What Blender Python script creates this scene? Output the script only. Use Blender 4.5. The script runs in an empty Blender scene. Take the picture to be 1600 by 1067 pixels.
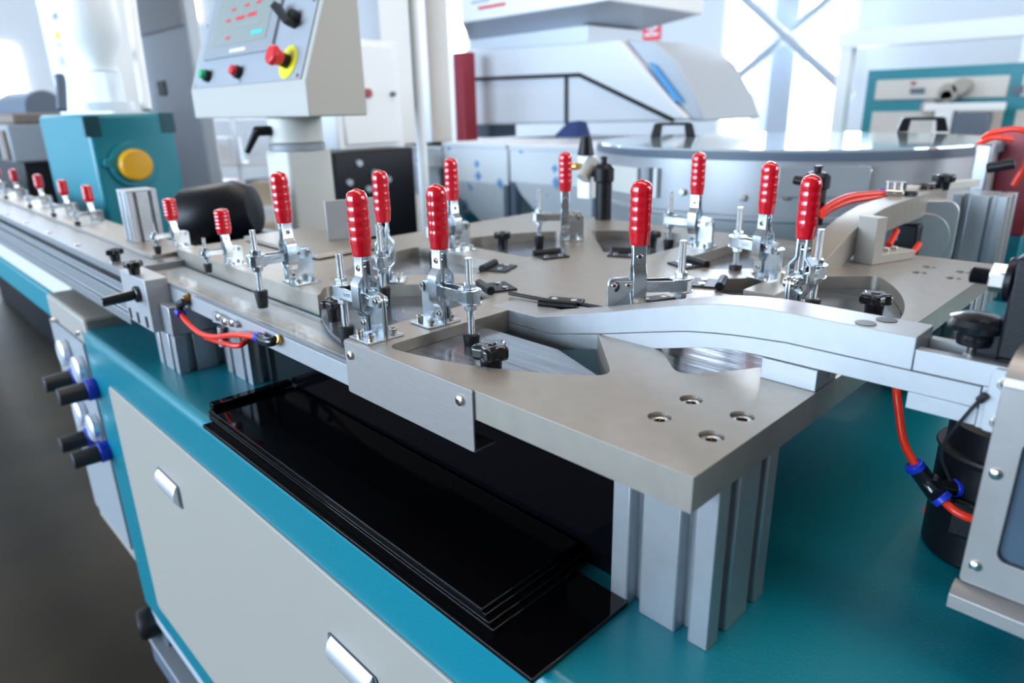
import bpy, bmesh, math, random
from mathutils import Vector, Matrix
random.seed(7)
PI = math.pi
S = bpy.context.scene
COL = S.collection

# ------------------------------------------------------------------ camera
# world: metres; origin = top front-right corner of the machined plate, X along
# its front edge, Y along its right edge, Z up. The hall floor is at z = FLOOR.
FLOOR = -0.98
CAMR = Matrix(((0.70143516, 0.71241946, -0.02114795),
               (0.21579705, -0.24056168, -0.94634122),
               (-0.67927929, 0.65923334, -0.32247644)))      # right, down, forward
CAMP = Vector((0.17324, -0.30849, 0.19914))
FPX = 1066.7
cam_d = bpy.data.cameras.new('camera')
cam_d.sensor_width = 36.0
cam_d.lens = 36.0 * FPX / 1600.0
cam_d.clip_start = 0.02
cam_d.clip_end = 80
cam_d.dof.use_dof = True
cam_d.dof.focus_distance = 0.60
cam_d.dof.aperture_fstop = 4.5
cam_d.dof.aperture_blades = 7
cam = bpy.data.objects.new('camera', cam_d)
COL.objects.link(cam)
r, d, f = CAMR[0], CAMR[1], CAMR[2]
cam.matrix_world = Matrix(((r[0], -d[0], -f[0], CAMP[0]),
                           (r[1], -d[1], -f[1], CAMP[1]),
                           (r[2], -d[2], -f[2], CAMP[2]),
                           (0, 0, 0, 1)))
S.camera = cam

# ------------------------------------------------------------------ world, light, exposure
w = bpy.data.worlds.new('world')
S.world = w
w.use_nodes = True
w.node_tree.nodes['Background'].inputs[0].default_value = (0.75, 0.86, 1.0, 1)
w.node_tree.nodes['Background'].inputs[1].default_value = 1.0
S.view_settings.view_transform = 'Standard'
S.view_settings.look = 'None'
S.view_settings.exposure = 0.12
S.view_settings.gamma = 1.0
S.view_settings.use_curve_mapping = False

def area(name, loc, rot, sx, sy, power, col):
    l = bpy.data.lights.new(name, 'AREA')
    l.shape = 'RECTANGLE'
    l.size, l.size_y, l.energy, l.color = sx, sy, power, col
    o = bpy.data.objects.new(name, l)
    COL.objects.link(o)
    o.location = loc
    o.rotation_euler = rot
    return o
DAY = (0.70, 0.84, 1.0)
# assumed daylight at the windowless front wall (behind and left of the camera)
area('assumed_front_daylight', (-6.0, -9.3, 1.4), (PI/2, 0, 0), 13.0, 3.6, 2250, (0.63, 0.81, 1.0))
# daylight through the two windows of the back wall
area('daylight_back_windows', (-4.1, 8.8, 1.3), (-PI/2, 0, 0), 2.4, 3.2, 360, DAY)
# added wide daylight along the left gable, whose own panes are small
area('added_gable_daylight', (-12.7, 4.5, 2.0), (0, -PI/2, 0), 3.2, 8.0, 380, DAY)
# added fill for right-facing sides; the right wall has no windows
area('added_right_fill', (5.85, 5.0, 1.9), (0, PI/2, 0), 2.4, 6.0, 420, (0.86, 0.93, 1.0))
# added overhead fill lights; the roof has no light openings
area('added_overhead_fill', (0.6, 1.2, 4.5), (0, 0, 0), 7.0, 2.0, 150, (1.0, 0.90, 0.78))
area('added_overhead_fill', (-7.0, 1.5, 4.5), (0, 0, 0), 5.0, 2.0, 190, (0.95, 0.97, 1.0))

# ------------------------------------------------------------------ geometry from the photograph's view
def ray(px, py):
    v = Vector((px - 800.0, py - 533.5, FPX))
    return CAMR.transposed() @ v          # z-depth 1 per FPX
def P(px, py, depth):
    return CAMP + ray(px, py) * (depth / FPX)
def PZ(px, py, z):
    q = ray(px, py); t = (z - CAMP.z) / q.z
    return CAMP + q * t
def PY(px, py, y):
    q = ray(px, py); t = (y - CAMP.y) / q.y
    return CAMP + q * t
def PX(px, py, x):
    q = ray(px, py); t = (x - CAMP.x) / q.x
    return CAMP + q * t

# ------------------------------------------------------------------ materials
def mat(name, col, metal=0.0, rough=0.5, spec=0.5, bump=0.0, bscale=200.0, var=0.0, vscale=20.0,
        coat=0.0, emit=None, estr=0.0, stretch=None, trans=0.0, alpha=1.0):
    m = bpy.data.materials.new(name)
    m.use_nodes = True
    nt = m.node_tree
    b = nt.nodes['Principled BSDF']
    b.inputs['Base Color'].default_value = (*col, 1)
    b.inputs['Metallic'].default_value = metal
    b.inputs['Roughness'].default_value = rough
    b.inputs['Specular IOR Level'].default_value = spec
    b.inputs['Coat Weight'].default_value = coat
    b.inputs['Coat Roughness'].default_value = 0.08
    b.inputs['Transmission Weight'].default_value = trans
    b.inputs['Alpha'].default_value = alpha
    if emit:
        b.inputs['Emission Color'].default_value = (*emit, 1)
        b.inputs['Emission Strength'].default_value = estr
    tc = nt.nodes.new('ShaderNodeTexCoord')
    src = tc.outputs['Object']
    if stretch:
        mp = nt.nodes.new('ShaderNodeMapping')
        mp.inputs['Scale'].default_value = stretch
        nt.links.new(src, mp.inputs['Vector'])
        src = mp.outputs['Vector']
    if var > 0:
        n = nt.nodes.new('ShaderNodeTexNoise')
        n.inputs['Scale'].default_value = vscale
        n.inputs['Detail'].default_value = 6
        nt.links.new(src, n.inputs['Vector'])
        rp = nt.nodes.new('ShaderNodeMapRange')
        rp.inputs[1].default_value = 0.3
        rp.inputs[2].default_value = 0.7
        rp.inputs[3].default_value = 1 - var
        rp.inputs[4].default_value = 1 + var
        nt.links.new(n.outputs['Fac'], rp.inputs[0])
        mx = nt.nodes.new('ShaderNodeMix')
        mx.data_type = 'RGBA'
        mx.blend_type = 'MULTIPLY'
        mx.inputs[0].default_value = 1
        mx.inputs[6].default_value = (*col, 1)
        nt.links.new(rp.outputs[0], mx.inputs[7])
        nt.links.new(mx.outputs[2], b.inputs['Base Color'])
    if bump > 0:
        n = nt.nodes.new('ShaderNodeTexNoise')
        n.inputs['Scale'].default_value = bscale
        n.inputs['Detail'].default_value = 3
        nt.links.new(src, n.inputs['Vector'])
        bp = nt.nodes.new('ShaderNodeBump')
        bp.inputs['Strength'].default_value = bump
        bp.inputs['Distance'].default_value = 0.001
        nt.links.new(n.outputs['Fac'], bp.inputs['Height'])
        nt.links.new(bp.outputs['Normal'], b.inputs['Normal'])
    return m

M = {}
M['plate'] = mat('bead_blasted_aluminium', (0.43, 0.394, 0.350), 0.70, 0.38, bump=0.12, bscale=2500, var=0.05, vscale=60)
M['alu'] = mat('anodised_aluminium', (0.43, 0.45, 0.48), 0.7, 0.38, bump=0.06, bscale=2500, var=0.04, vscale=80)
M['alu_light'] = mat('pale_anodised_aluminium', (0.44, 0.455, 0.48), 0.5, 0.42, bump=0.08, bscale=2500, var=0.03, vscale=60)
M['brushed'] = mat('brushed_stainless_sheet', (0.36, 0.335, 0.325), 0.65, 0.45, bump=0.08, bscale=60, stretch=(1, 1, 14), var=0.04, vscale=50)
M['zinc'] = mat('zinc_plated_steel', (0.62, 0.68, 0.73), 1.0, 0.24, bump=0.06, bscale=700, var=0.08, vscale=120)
M['thread'] = mat('zinc_plated_thread', (0.66, 0.74, 0.80), 1.0, 0.22)
M['bright'] = mat('bright_steel', (0.72, 0.69, 0.66), 1.0, 0.18, var=0.05, vscale=200)
M['socket'] = mat('dark_socket', (0.05, 0.035, 0.025), 0.6, 0.4)
M['grip'] = mat('red_dipped_vinyl', (0.62, 0.004, 0.016), 0.0, 0.16, spec=0.6, coat=0.5)
M['rubber'] = mat('black_rubber', (0.012, 0.013, 0.016), 0.0, 0.45, bump=0.1, bscale=600)
M['blackgloss'] = mat('black_plastic_knob', (0.008, 0.009, 0.012), 0.0, 0.18, coat=0.3)
M['blackmatte'] = mat('black_painted_metal', (0.005, 0.0055, 0.009), 0.0, 0.40, spec=0.3, bump=0.15, bscale=700)
M['acrylic_black'] = mat('black_acrylic_sheet', (0.002, 0.002, 0.003), 0.0, 0.06, spec=0.35, bump=0.02, bscale=15)
M['acrylic_edge'] = mat('sawn_acrylic_edge', (0.03, 0.03, 0.035), 0.0, 0.45, bump=0.5, bscale=500)
M['teal'] = mat('teal_powder_coat', (0.0, 0.205, 0.275), 0.0, 0.30, bump=0.35, bscale=700, coat=0.15)
M['teal_far'] = mat('teal_machine_paint', (0.0, 0.22, 0.29), 0.0, 0.38, bump=0.1, bscale=200)
M['teal_dark'] = mat('teal_dark_recess', (0.0, 0.06, 0.085), 0.0, 0.5)
M['cream'] = mat('cream_powder_coat', (0.375, 0.35, 0.315), 0.0, 0.45, bump=0.15, bscale=900)
M['warmgrey'] = mat('warm_grey_paint', (0.66, 0.64, 0.60), 0.0, 0.45)
M['coolgrey'] = mat('cool_grey_paint', (0.46, 0.51, 0.58), 0.0, 0.4)
M['midgrey'] = mat('mid_grey_paint', (0.30, 0.32, 0.35), 0.0, 0.45)
M['darkgrey'] = mat('slate_grey_paint', (0.10, 0.13, 0.18), 0.0, 0.45)
M['white'] = mat('white_paint', (0.88, 0.90, 0.92), 0.0, 0.45)
M['silver'] = mat('silver_cap', (0.82, 0.84, 0.88), 0.6, 0.3)
M['yellow'] = mat('yellow_plastic', (0.80, 0.40, 0.0), 0.0, 0.4)
M['estop_yellow'] = mat('yellow_emergency_ring', (0.85, 0.78, 0.03), 0.0, 0.45)
M['red'] = mat('red_plastic', (0.72, 0.02, 0.03), 0.0, 0.35)
M['darkred'] = mat('dark_red_paint', (0.32, 0.015, 0.035), 0.0, 0.4)
M['redfoil'] = mat('dark_red_strip', (0.12, 0.02, 0.02), 0.0, 0.4)
M['green'] = mat('green_plastic', (0.0, 0.42, 0.16), 0.0, 0.35)
M['tube'] = mat('orange_red_polyurethane_tube', (0.80, 0.035, 0.012), 0.0, 0.3, spec=0.5)
M['blue'] = mat('blue_release_ring', (0.01, 0.04, 0.55), 0.0, 0.3)
M['brass'] = mat('brass', (0.70, 0.42, 0.13), 1.0, 0.3)
M['sheet'] = mat('streaked_grey_cover_sheet', (0.17, 0.19, 0.225), 0.6, 0.16, bump=0.25, bscale=12, stretch=(1, 9, 1), var=0.25, vscale=14)  # grey tone and bump vary in long noise streaks
M['glass'] = mat('clear_acrylic', (0.72, 0.80, 0.86), 0.0, 0.05, spec=0.5, alpha=0.28)
M['glass_edge'] = mat('acrylic_sheet_edge', (0.20, 0.21, 0.23), 0.0, 0.3)
M['lid'] = mat('glossy_glass_lid', (0.55, 0.66, 0.72), 0.35, 0.06, coat=0.6)
M['drum'] = mat('satin_aluminium_drum', (0.47, 0.48, 0.51), 0.55, 0.42, var=0.04, vscale=9)
M['pane'] = mat('bright_daylight_pane', (1, 1, 1), emit=(0.93, 0.97, 1.0), estr=14.0)
M['screen'] = mat('operator_screen', (0.26, 0.30, 0.29), 0.0, 0.25, emit=(0.6, 0.66, 0.66), estr=0.08)
M['screen_red'] = mat('screen_red_digits', (0.7, 0.05, 0.08), 0.0, 0.3)
M['screen_cyan'] = mat('screen_cyan_key', (0.05, 0.65, 0.65), 0.0, 0.3)
M['wall'] = mat('white_wall_cladding', (0.60, 0.64, 0.69), 0.0, 0.6, bump=0.2, bscale=4, stretch=(6, 1, 0.01))
M['ceiling'] = mat('brown_grey_roof_deck', (0.20, 0.155, 0.12), 0.0, 0.7)
M['wall_dark'] = mat('dark_low_bounce_wall', (0.13, 0.125, 0.12), 0.0, 0.7)  # unseen right wall, coloured dark to keep bounce light low
M['pillar'] = mat('beige_pillar_paint', (0.66, 0.62, 0.58), 0.0, 0.6)
M['brace'] = mat('blue_grey_steel', (0.40, 0.46, 0.55), 0.0, 0.5)
M['panelgrey'] = mat('control_panel_grey', (0.36, 0.39, 0.44), 0.0, 0.45)
M['boxcream'] = mat('control_box_cream', (0.46, 0.44, 0.40), 0.0, 0.5)
M['railalu'] = mat('dull_rail_aluminium', (0.27, 0.285, 0.305), 0.6, 0.42, bump=0.05, bscale=2000)
M['hopper'] = mat('pale_blue_grey_paint', (0.76, 0.80, 0.86), 0.0, 0.4)
M['bluefilm'] = mat('blue_film', (0.05, 0.30, 0.65), 0.0, 0.4)
M['cardboard'] = mat('cardboard', (0.55, 0.45, 0.33), 0.0, 0.7)
M['banner'] = mat('red_banner_cloth', (0.75, 0.03, 0.06), 0.0, 0.6)
M['brown'] = mat('brown_grey_panel', (0.20, 0.15, 0.12), 0.0, 0.5)

def floor_mat():
    m = mat('polished_concrete', (0.15, 0.13, 0.10), 0.0, 0.50, spec=0.22, bump=0.05, bscale=30)
    nt = m.node_tree
    b = nt.nodes['Principled BSDF']
    tc = nt.nodes['Texture Coordinate']
    n1 = nt.nodes.new('ShaderNodeTexNoise'); n1.inputs['Scale'].default_value = 1.6; n1.inputs['Detail'].default_value = 8
    nt.links.new(tc.outputs['Object'], n1.inputs['Vector'])
    cr = nt.nodes.new('ShaderNodeValToRGB')
    cr.color_ramp.elements[0].position = 0.35; cr.color_ramp.elements[0].color = (0.026, 0.0205, 0.0135, 1)
    cr.color_ramp.elements[1].position = 0.72; cr.color_ramp.elements[1].color = (0.058, 0.043, 0.026, 1)
    nt.links.new(n1.outputs['Fac'], cr.inputs['Fac'])
    nt.links.new(cr.outputs['Color'], b.inputs['Base Color'])
    return m
M['floor'] = floor_mat()

def film_mat():
    m = mat('printed_protective_film', (0.74, 0.80, 0.88), 0.0, 0.35)
    nt = m.node_tree
    b = nt.nodes['Principled BSDF']
    tc = nt.nodes['Texture Coordinate']
    v = nt.nodes.new('ShaderNodeTexVoronoi')
    v.inputs['Scale'].default_value = 13.0
    v.distance = 'MANHATTAN'
    nt.links.new(tc.outputs['Object'], v.inputs['Vector'])
    cr = nt.nodes.new('ShaderNodeValToRGB')
    cr.color_ramp.interpolation = 'CONSTANT'
    cr.color_ramp.elements[0].color = (0.16, 0.42, 0.75, 1)
    cr.color_ramp.elements[1].position = 0.34; cr.color_ramp.elements[1].color = (0.86, 0.89, 0.93, 1)
    nt.links.new(v.outputs['Distance'], cr.inputs['Fac'])
    nt.links.new(cr.outputs['Color'], b.inputs['Base Color'])
    return m
M['film'] = film_mat()

def add_thread_bump(m, pitch):
    nt = m.node_tree
    b = nt.nodes['Principled BSDF']
    tc = nt.nodes['Texture Coordinate']
    wv = nt.nodes.new('ShaderNodeTexWave')
    wv.bands_direction = 'Z'
    wv.inputs['Scale'].default_value = 0.314 / pitch
    nt.links.new(tc.outputs['Object'], wv.inputs['Vector'])
    bp = nt.nodes.new('ShaderNodeBump')
    bp.inputs['Strength'].default_value = 0.7
    bp.inputs['Distance'].default_value = 0.0006
    nt.links.new(wv.outputs['Fac'], bp.inputs['Height'])
    nt.links.new(bp.outputs['Normal'], b.inputs['Normal'])
add_thread_bump(M['thread'], 0.0011)

# ------------------------------------------------------------------ mesh helpers
class MB:
    def __init__(self):
        self.bm = bmesh.new()
    def box(self, lo, hi, rot=None):
        lo, hi = Vector(lo), Vector(hi)
        c, s = (lo + hi) / 2, hi - lo
        m = Matrix.Translation(c)
        if rot is not None:
            m = m @ rot.to_4x4()
        m = m @ Matrix.Diagonal((s.x, s.y, s.z, 1))
        bmesh.ops.create_cube(self.bm, size=1, matrix=m)
        return self
    def cyl(self, p0, p1, r0, r1=None, seg=24, caps=True):
        p0, p1 = Vector(p0), Vector(p1)
        r1 = r0 if r1 is None else r1
        ax = p1 - p0
        q = ax.to_track_quat('Z', 'Y').to_matrix().to_4x4()
        m = Matrix.Translation((p0 + p1) / 2) @ q
        bmesh.ops.create_cone(self.bm, cap_ends=caps, segments=seg, radius1=r0, radius2=r1, depth=ax.length, matrix=m)
        return self
    def prism(self, pts, a, b, axis='z'):
        """polygon extruded between a and b along an axis; pts are (u, v)"""
        def mk(u, v, t):
            return {'z': (u, v, t), 'y': (u, t, v), 'x': (t, u, v)}[axis]
        A = [self.bm.verts.new(mk(u, v, a)) for u, v in pts]
        B = [self.bm.verts.new(mk(u, v, b)) for u, v in pts]
        n = len(pts)
        fs = [self.bm.faces.new(A), self.bm.faces.new(B)]
        for i in range(n):
            fs.append(self.bm.faces.new((A[i], A[(i + 1) % n], B[(i + 1) % n], B[i])))
        bmesh.ops.recalc_face_normals(self.bm, faces=fs)
        return self
    def hull(self, pts):
        vs = [self.bm.verts.new(p) for p in pts]
        bmesh.ops.convex_hull(self.bm, input=vs)
        return self
    def lathe(self, prof, origin=(0, 0, 0), axis=(0, 0, 1), seg=32, sx=1.0, sy=1.0):
        q = Vector(axis).to_track_quat('Z', 'Y').to_matrix()
        o = Vector(origin)
        rings = []
        for rr, z in prof:
            ring = []
            for i in range(seg):
                t = 2 * PI * i / seg
                ring.append(self.bm.verts.new(o + q @ Vector((max(rr, 1e-5) * math.cos(t) * sx, max(rr, 1e-5) * math.sin(t) * sy, z))))
            rings.append(ring)
        fs = []
        for a, b in zip(rings, rings[1:]):
            for i in range(seg):
                j = (i + 1) % seg
                fs.append(self.bm.faces.new((a[i], a[j], b[j], b[i])))
        fs.append(self.bm.faces.new(rings[0]))
        fs.append(self.bm.faces.new(rings[-1]))
        bmesh.ops.recalc_face_normals(self.bm, faces=fs)
        return self
    def tube(self, path, rad, seg=14, sub=8):
        pts = catmull([Vector(p) for p in path], sub)
        rings = []
        up = Vector((0.13, 0.31, 1)).normalized()
        for i, p in enumerate(pts):
            t = (pts[min(i + 1, len(pts) - 1)] - pts[max(i - 1, 0)]).normalized()
            u = up - t * up.dot(t)
            u.normalize()
            v = t.cross(u)
            up = u
            rings.append([self.bm.verts.new(p + (u * math.cos(2 * PI * k / seg) + v * math.sin(2 * PI * k / seg)) * rad) for k in range(seg)])
        fs = []
        for a, b in zip(rings, rings[1:]):
            for k in range(seg):
                j = (k + 1) % seg
                fs.append(self.bm.faces.new((a[k], a[j], b[j], b[k])))
        fs.append(self.bm.faces.new(rings[0]))
        fs.append(self.bm.faces.new(rings[-1]))
        bmesh.ops.recalc_face_normals(self.bm, faces=fs)
        return self
    def strip(self, path, x0, x1, t):
        """flat bar: path of (y, z) centre points, thickness t, width x0..x1"""
        n = len(path)
        L, Rr = [], []
        for i in range(n):
            a = Vector(path[max(i - 1, 0)]); b = Vector(path[min(i + 1, n - 1)])
            tt = (b - a).normalized()
            nn = Vector((-tt.y, tt.x))
            p = Vector(path[i])
            L.append(p + nn * t / 2); Rr.append(p - nn * t / 2)
        poly = [(v.x, v.y) for v in L] + [(v.x, v.y) for v in reversed(Rr)]
        return self.prism(poly, x0, x1, 'x')
    def obj(self, name, m, parent=None, bevel=0.0, bseg=2, loc=None, rotz=0.0, smooth=True):
        bm = self.bm
        bmesh.ops.remove_doubles(bm, verts=bm.verts, dist=1e-6)
        if smooth:
            for fc in bm.faces:
                fc.smooth = True
            for e in bm.edges:
                if len(e.link_faces) == 2 and e.calc_face_angle(0) > math.radians(32):
                    e.smooth = False
        me = bpy.data.meshes.new(name)
        bm.to_mesh(me)
        bm.free()
        return link(name, me, m, parent, bevel, bseg, loc, rotz)

def link(name, me, m, parent=None, bevel=0.0, bseg=2, loc=None, rotz=0.0):
    me.materials.clear()
    me.materials.append(M[m] if isinstance(m, str) else m)
    o = bpy.data.objects.new(name, me)
    COL.objects.link(o)
    o.parent = parent
    if loc is not None:
        o.location = loc
    o.rotation_euler.z = rotz
    if bevel > 0:
        md = o.modifiers.new('bevel', 'BEVEL')
        md.width = bevel
        md.segments = bseg
        md.limit_method = 'ANGLE'
        md.angle_limit = math.radians(40)
        md.harden_normals = False
    return o

def catmull(pts, sub):
    if len(pts) < 3:
        return pts
    out = []
    q = [pts[0] * 2 - pts[1]] + pts + [pts[-1] * 2 - pts[-2]]
    for i in range(1, len(q) - 2):
        a, b, c, dd = q[i - 1], q[i], q[i + 1], q[i + 2]
        for k in range(sub):
            t = k / sub
            out.append(0.5 * ((2 * b) + (c - a) * t + (2 * a - 5 * b + 4 * c - dd) * t * t + (3 * b - a - 3 * c + dd) * t ** 3))
    out.append(pts[-1])
    return out

def sheet_mesh(loops, z0, z1):
    """flat sheet with holes: first loop outside, the others holes"""
    cu = bpy.data.curves.new('outline', 'CURVE')
    cu.dimensions = '2D'
    cu.fill_mode = 'BOTH'
    cu.extrude = (z1 - z0) / 2
    for lp in loops:
        sp = cu.splines.new('POLY')
        sp.points.add(len(lp) - 1)
        for i, (x, y) in enumerate(lp):
            sp.points[i].co = (x, y, 0, 1)
        sp.use_cyclic_u = True
    o = bpy.data.objects.new('outline', cu)
    COL.objects.link(o)
    dg = bpy.context.evaluated_depsgraph_get()
    me = bpy.data.meshes.new_from_object(o.evaluated_get(dg))
    bpy.data.objects.remove(o)
    bpy.data.curves.remove(cu)
    bm = bmesh.new()
    bm.from_mesh(me)
    bmesh.ops.remove_doubles(bm, verts=bm.verts, dist=1e-6)
    bmesh.ops.translate(bm, verts=bm.verts, vec=(0, 0, (z0 + z1) / 2))
    bmesh.ops.dissolve_limit(bm, angle_limit=0.01, verts=bm.verts, edges=bm.edges)
    for fc in bm.faces:
        fc.smooth = True
    for e in bm.edges:
        if len(e.link_faces) == 2 and e.calc_face_angle(0) > math.radians(32):
            e.smooth = False
    bm.to_mesh(me)
    bm.free()
    return me

def circle(cx, cy, rad, n=24, a0=0.0):
    return [(cx + rad * math.cos(a0 + 2 * PI * i / n), cy + rad * math.sin(a0 + 2 * PI * i / n)) for i in range(n)]
def rrect(x0, y0, x1, y1, rad, n=5):
    out = []
    for cx, cy, a in ((x1 - rad, y1 - rad, 0), (x0 + rad, y1 - rad, 90), (x0 + rad, y0 + rad, 180), (x1 - rad, y0 + rad, 270)):
        for i in range(n + 1):
            t = math.radians(a + 90 * i / n)
            out.append((cx + rad * math.cos(t), cy + rad * math.sin(t)))
    return out

def thing(name, label, cat, loc=(0, 0, 0), rotz=0.0, group=None):
    o = bpy.data.objects.new(name, None)
    COL.objects.link(o)
    o.empty_display_size = 0.02
    o.location = loc
    o.rotation_euler.z = rotz
    return tag(o, label, cat, group)
def tag(o, label, cat, group=None):
    o['label'] = label
    o['category'] = cat
    if group:
        o['group'] = group
    return o
def struct(o):
    o['kind'] = 'structure'
    return o
def copy_tree(o, parent=None):
    c = o.copy()
    COL.objects.link(c)
    c.parent = parent
    for ch in list(o.children):
        copy_tree(ch, c)
    return c

def corner_box(xl, xc, xr, yt, yb, depth, ly=None):
    """a real world-aligned box whose nearest vertical edge is seen at column xc; returns lo, hi"""
    t = P(xc, yt, depth); b_ = P(xc, yb, depth)
    X0, Y0 = t.x, t.y
    lx = X0 - PY(xl, (yt + yb) / 2, Y0).x
    if ly is None:
        ly = PX(xr, (yt + yb) / 2, X0).y - Y0
    zt = PY(xc, yt, Y0).z
    zb = PY(xc, yb, Y0).z
    return Vector((X0 - lx, Y0, zb)), Vector((X0, Y0 + ly, zt))

# =================================================================== THE HALL
WX0, WX1, WY0, WY1, CEIL = -13.0, 6.0, -9.5, 9.0, 4.6
struct(MB().box((WX0, WY0, FLOOR - 0.1), (WX1, WY1, FLOOR)).obj('floor', 'floor'))
struct(MB().box((WX0, WY0, CEIL), (WX1, WY1, CEIL + 0.1)).obj('ceiling', 'ceiling'))
struct(MB().box((WX0, WY1, FLOOR), (WX1, WY1 + 0.15, CEIL)).obj('wall_back', 'wall'))
struct(MB().box((WX0 - 0.15, WY0, FLOOR), (WX0, WY1, CEIL)).obj('wall_left', 'wall'))
struct(MB().box((WX1, WY0, FLOOR), (WX1 + 0.15, WY1, CEIL)).obj('wall_right', 'wall_dark'))
struct(MB().box((WX0, WY0 - 0.15, FLOOR), (WX1, WY0, CEIL)).obj('wall_front', 'wall'))

# back-wall windows with their frames, the steel column and cross braces between them
def window(n, xl, xr, yt, yb):
    Y = WY1 - 0.02
    a = PY(xl, yb, Y); b_ = PY(xr, yt, Y)
    a.z = max(a.z, FLOOR + 0.3); b_.z = min(b_.z, CEIL - 0.3)
    root = MB().box((a.x, Y - 0.03, a.z), (b_.x, Y + 0.01, b_.z)).obj('window_%d' % n, 'pane')
    struct(root)
    fw = 0.05
    for lo, hi in (((a.x - fw, Y - 0.09, a.z), (a.x, Y, b_.z)), ((b_.x, Y - 0.09, a.z), (b_.x + fw, Y, b_.z)),
                   ((a.x - fw, Y - 0.09, a.z - fw), (b_.x + fw, Y, a.z)), ((a.x - fw, Y - 0.09, b_.z), (b_.x + fw, Y, b_.z + fw))):
        MB().box(lo, hi).obj('window_frame', 'white', root)
    return a, b_
window(1, 1128, 1203, -140, 215)
window(2, 1248, 1352, -140, 215)
c0 = PY(1224, 100, WY1 - 0.45)
col = thing('steel_column', 'pale blue-grey steel column between the two bright windows', 'column', (c0.x, c0.y, FLOOR))
MB().box((-0.15, -0.02, 0), (0.15, 0.0, CEIL - FLOOR)).obj('flange', 'brace', col)
MB().box((-0.15, 0.28, 0), (0.15, 0.30, CEIL - FLOOR)).obj('flange', 'brace', col)
MB().box((-0.01, 0.0, 0), (0.01, 0.28, CEIL - FLOOR)).obj('web', 'brace', col)
for nm, a, b_ in (('left', (1118, 150), (1330, -30)), ('right', (1155, -10), (1330, 150))):
    yb_ = WY1 - (0.62 if nm == 'left' else 0.76)
    p, q = PY(*a, yb_), PY(*b_, yb_)
    o = MB().cyl(p, q, 0.06, seg=8).obj('brace_bar', 'brace')
    tag(o, 'diagonal steel brace across the windows, rising to the ' + ('right' if nm == 'left' else 'left'), 'brace', 'window cross braces')

# white overhead beam in front of the right wall cladding
a, b_ = PY(1310, 50, 6.0), PY(1640, 20, 6.0)
bm_ = thing('overhead_beam', 'white box beam on a post in front of the pale wall', 'beam', (a.x, 6.0, FLOOR))
MB().box((0, 0, a.z - FLOOR - 0.13), (3.6, 0.15, a.z - FLOOR)).obj('beam', 'white', bm_)
MB().box((0.02, 0.01, 0), (0.12, 0.13, a.z - FLOOR - 0.13)).obj('post', 'white', bm_)
MB().box((1.3, 0.01, 0), (1.4, 0.13, a.z - FLOOR - 0.13)).obj('post', 'white', bm_)

# =================================================================== TEAL MACHINE BASE
ZT = -0.1462                       # table top
cab = thing('machine_cabinet', 'teal machine base with cream door panel and glossy teal table top', 'machine base', (-0.3, 0.5, FLOOR))
def inv(o, root):                  # keep world placement under a moved Empty
    o.parent = root
    o.matrix_parent_inverse = Matrix.Translation(-Vector(root.location))
    return o
CX0, CX1, CY0, CY1, CZ0 = -1.15, 0.62, -0.059, 1.15, -0.715
inv(MB().box((CX0, CY0, CZ0), (CX1, CY1, ZT)).obj('body', 'teal', bevel=0.012, bseg=4), cab)
door = inv(MB().prism(rrect(-1.03, -0.652, 0.30, -0.213, 0.012), CY0 - 0.003, CY0 + 0.005, 'y').obj('door_panel', 'cream', bevel=0.002), cab)
for hx, hz in ((-0.792, -0.305), (-0.307, -0.302)):
    hb = MB().prism(rrect(hx - 0.043, hz - 0.018, hx + 0.043, hz + 0.018, 0.004), CY0 - 0.0045, CY0 - 0.0025, 'y').obj('door_pull', 'darkgrey')
    hb.parent = door
    prof = [(CY0 - 0.0045, hz - 0.018), (CY0 - 0.012, hz - 0.006), (CY0 - 0.0125, hz + 0.004), (CY0 - 0.010, hz + 0.012), (CY0 - 0.0045, hz + 0.018)]
    MB().prism(prof, hx - 0.036, hx + 0.038, 'x').obj('pull_cover', 'silver', door, bevel=0.001)
# under frame, castors and levelling feet
inv(MB().box((CX0 + 0.02, CY0 + 0.004, CZ0 - 0.030), (CX1 - 0.02, CY0 + 0.05, CZ0)).obj('frame_rail', 'coolgrey', bevel=0.006), cab)
inv(MB().box((CX0 + 0.02, CY1 - 0.09, CZ0 - 0.06), (CX1 - 0.02, CY1 - 0.03, CZ0)).obj('frame_rail', 'coolgrey', bevel=0.003), cab)
inv(MB().box((-1.165, CY0 - 0.004, -0.865), (CX1 - 0.02, CY0 + 0.05, -0.795)).obj('base_channel', 'darkgrey', bevel=0.006), cab)
inv(MB().box((-1.165, CY0 - 0.010, -0.795), (CX1 - 0.02, CY0 + 0.05, -0.787)).obj('base_channel_top', 'midgrey', bevel=0.002), cab)
inv(MB().cyl((-1.14, CY0 + 0.012, -0.787), (-1.14, CY0 + 0.012, -0.772), 0.011, seg=6).obj('bolt', 'bright', bevel=0.001), cab)
inv(MB().lathe([(0.008, -0.018), (0.026, -0.018), (0.031, -0.010), (0.031, 0.010), (0.026, 0.018), (0.008, 0.018)], (-1.135, CY0 - 0.004, -0.752), (0.2, 1, 0)).obj('castor_wheel', 'rubber'), cab)
for x in (-1.10, -0.35, 0.5):
    for y, zt in ((CY0 + 0.03, -0.865), (CY1 - 0.06, CZ0 - 0.06)):
        inv(MB().cyl((x, y, FLOOR + 0.012), (x, y, zt), 0.012, seg=12).obj('foot_stud', 'bright'), cab)
        inv(MB().lathe([(0.0, 0.0), (0.036, 0.0), (0.036, 0.006), (0.016, 0.016), (0.0, 0.016)], (x, y, FLOOR)).obj('levelling_foot', 'rubber'), cab)
    inv(MB().box((x - 0.02, CY0 + 0.01, -0.795), (x + 0.02, CY0 + 0.045, CZ0 - 0.030)).obj('frame_strut', 'darkgrey', bevel=0.002), cab)

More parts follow.
